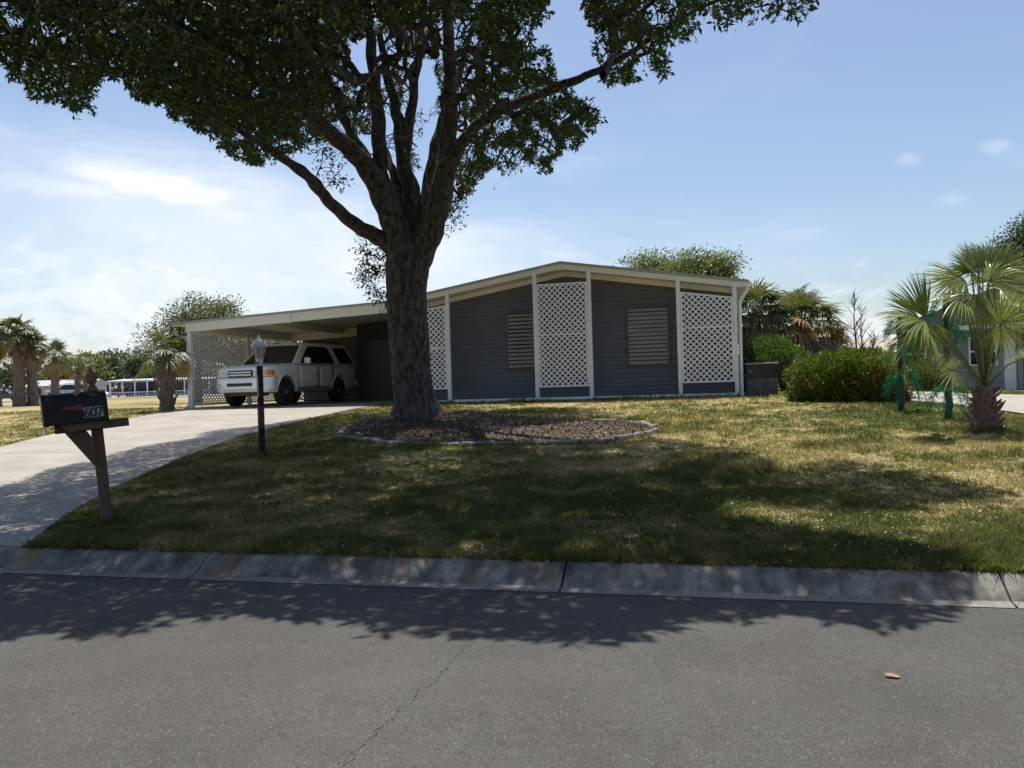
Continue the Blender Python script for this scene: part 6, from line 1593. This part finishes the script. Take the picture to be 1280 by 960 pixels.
b = MB(); b.prism([(-3.6, 2.3), (3.6, 2.3), (0, 3.3)], -7.5, 4.5, 'x'); b.build('roof', pm('white_far_roof', (0.34, 0.34, 0.35), (0.28, 0.28, 0.29), 1, 0.6), ph)
for x in (-5.5, -2.5, 1.5):
    b = MB(); b.bx(x, x + 1.3, -3.04, -2.99, 0.8, 1.9); b.build('window', M_glassd, ph)

# ------------------------------------------------------------------ grass and litter
M_grass = leafmat('grass_blade', [(0.0, (0.056, 0.069, 0.021)), (0.35, (0.098, 0.108, 0.034)), (0.6, (0.165, 0.155, 0.060)), (1.0, (0.31, 0.265, 0.145))], 0.42, 0.6, attr='dry')
g = np.random.default_rng(77)
def scatter_grass(n, near, far, pw):
    u = g.random(n); Z = (near ** (1 - pw) + u * (far ** (1 - pw) - near ** (1 - pw))) ** (1 / (1 - pw)); a = g.uniform(-0.82, 0.84, n)
    P = Z[:, None] * (FWD[None] + a[:, None] * RGT); return P[:, 0], P[:, 1], Z
X, Y, Z = scatter_grass(225000, 4.9, 26, 1.15)
k = (Y > YK1 - 0.02) & ~((X > drive_l(Y) - 0.03) & (X < drive_r(Y) + 0.03)) & ~((X > -15.6) & (X < 0.75) & (Y > Y0 - 0.06)) & ~(in_poly(X, Y, BEDP) & (g.random(len(X)) > 0.16 + 0.25 * (Y > 14.6))) & ~in_poly(X, Y, ND_POLY)
X, Y, Z = X[k], Y[k], Z[k]; n = len(X)
dry = np.clip(dryness(X, Y) + g.normal(size=n) * 0.22, 0, 1)
nb = 3
X = np.repeat(X, nb) + g.normal(size=n * nb) * 0.018; Y = np.repeat(Y, nb) + g.normal(size=n * nb) * 0.018; dry = np.clip(np.repeat(dry, nb) + g.normal(size=n * nb) * 0.08, 0, 1); Zr = np.repeat(Z, nb)
k = (Y > YK1 - 0.03); X, Y, dry, Zr = X[k], Y[k], dry[k], Zr[k]; n = len(X); boost = np.ones(n)
def tuft(cx, cy, sx, sy, m, hb):
    global X, Y, dry, Zr, boost
    x = cx + g.normal(size=m) * sx; y = cy + g.normal(size=m) * sy; kk = (y > YK1 - 0.02) & ~((x > drive_l(y)) & (x < drive_r(y))); x, y = x[kk], y[kk]
    X = np.r_[X, x]; Y = np.r_[Y, y]; dry = np.r_[dry, np.clip(0.25 + g.normal(size=len(x)) * 0.25, 0, 1)]; Zr = np.r_[Zr, np.hypot(x, y)]; boost = np.r_[boost, np.full(len(x), hb)]
tuft(mp_[0], mp_[1], 0.10, 0.10, 260, 2.3); tuft(lp[0], lp[1], 0.09, 0.09, 220, 2.0); tuft(sp0[0], sp0[1] - 0.1, 0.3, 0.22, 700, 1.6)
for q in np.arange(-8.4, 0.6, 0.16): tuft(q, Y0 - 0.11, 0.10, 0.03, int(10 + 26 * g.random() ** 2), 1.0 + 2.2 * g.random() ** 2)
for i_ in range(len(BEDP) - 4): tuft(*(np.array(BEDP[i_]) * (1 - 0.5) + np.array(BEDP[i_ + 1]) * 0.5 + np.array([0, -0.09])), 0.22, 0.03, 120, 1.5)
for _ in range(70): tuft(g.uniform(-6, 4.6), g.uniform(6.5, 15), 0.07, 0.07, 40, g.uniform(1.3, 2.2))
for q in np.arange(-6.3, 4.5, 0.3): tuft(q + g.normal() * 0.1, YK1 + 0.03, 0.10, 0.03, int(14 + 30 * g.random()), 1.2 + 1.3 * g.random())
n = len(X)
hgt = boost * (0.022 + 0.03 * g.random(n)) * (1.15 - 0.55 * dry) * (1 + 0.7 * (fbm(X * 0.9, Y * 0.9, 2) > 0.55)) + 0.022 * (Y < YK1 + 0.2) * g.random(n)
wd = 0.0032 + 0.0005 * Zr
ang = g.uniform(0, 6.28, n); ln = g.normal(size=(n, 2)) * 0.6; ln[:, 1] -= 0.7 * (Y < YK1 + 0.08)
base = np.stack([X, Y, terr(X, Y) - 0.006 + np.where((np.abs(X + 5) < 16) & (Y < 24) & (Y > YK1 + 0.1), (fbm(X * 1.3, Y * 1.3, 3) - 0.5) * 0.05, 0)], 1); sd = np.stack([np.cos(ang), np.sin(ang), 0 * ang], 1)
V = np.empty((n, 3, 3)); V[:, 0] = base - sd * wd[:, None]; V[:, 1] = base + sd * wd[:, None]; V[:, 2] = base + np.stack([ln[:, 0] * hgt, ln[:, 1] * hgt, hgt], 1)
gr_ = np_mesh('grass', V.reshape(-1, 3), np.arange(3 * n).reshape(n, 3), M_grass, None, {'dry': dry}); tag(gr_, kind='stuff')
print('grass blades', n)
# fallen leaves: thick on the bed, thin over the lawn, a few on the drive and kerb
def litter(name, X, Y, zoff, size, mat, flat=0.25):
    n = len(X); z = np.where(in_poly(X, Y, BEDP), bed_z(X, Y), terr(X, Y)) + zoff; P = np.stack([X, Y, z], 1)
    d = g.normal(size=(n, 3)); d[:, 2] *= flat; d /= np.linalg.norm(d, axis=1, keepdims=True); V, F, r = leaf_cloud(P, size, 0.45, 3.0, d * 3, g)
    return tag(np_mesh(name, V, F, mat, None, {'rnd': r}), kind='stuff')
M_lit = leafmat('leaf_litter', [(0, (0.04, 0.026, 0.017)), (0.5, (0.085, 0.058, 0.038)), (0.9, (0.17, 0.125, 0.085)), (1, (0.34, 0.28, 0.20))], 0.0, 0.8)
bx_ = g.uniform(-7.6, -0.6, 26000); by_ = g.uniform(12.6, 18, 26000); k = in_poly(bx_, by_, BEDP); litter('leaf_litter', bx_[k], by_[k], 0.012, 0.06, M_lit, 0.35)
X, Y, Z = scatter_grass(26000, 5.2, 21, 1.2); k = (Y > YK1) & (X > -9) & (X < 8) & ~((X > drive_l(Y)) & (X < drive_r(Y))) & (Y < Y0 - 0.1) & ~in_poly(X, Y, BEDP) & (g.random(len(X)) < 0.15 + 0.8 * dryness(X, Y)) & ~in_poly(X, Y, ND_POLY)
litter('fallen_leaves', X[k], Y[k], 0.02, 0.038, leafmat('pale_fallen_leaf', [(0, (0.18, 0.12, 0.07)), (0.6, (0.30, 0.22, 0.15)), (1, (0.42, 0.34, 0.26))], 0.0, 0.8))

# grit, bits of leaf and twig gathered along the gutter and at the kerb joints
m = 420; X = np.r_[g.uniform(-7.5, 4.6, m), g.uniform(-7, 4.6, 160)]; Y = np.r_[YK0 + 0.10 + np.abs(g.normal(size=m)) * -0.05, g.uniform(1.5, 5.8, 160)]
clus = np.r_[fbm(X[:m] * 1.1, X[:m] * 0 + 4, 2) > 0.44, np.ones(160, bool)]; X, Y = X[clus], Y[clus]
P = np.stack([X, Y, np.where(Y > YK0 - 0.01, 0.017, np.array([road_z(y) for y in Y]) + 0.004)], 1); d = g.normal(size=(len(X), 3)); d[:, 2] *= 0.1
V, F, r = leaf_cloud(P, 0.022, 0.4, 4.0, d * 4, g); tag(np_mesh('gutter_litter', V, F, M_lit, None, {'rnd': r}), kind='stuff')
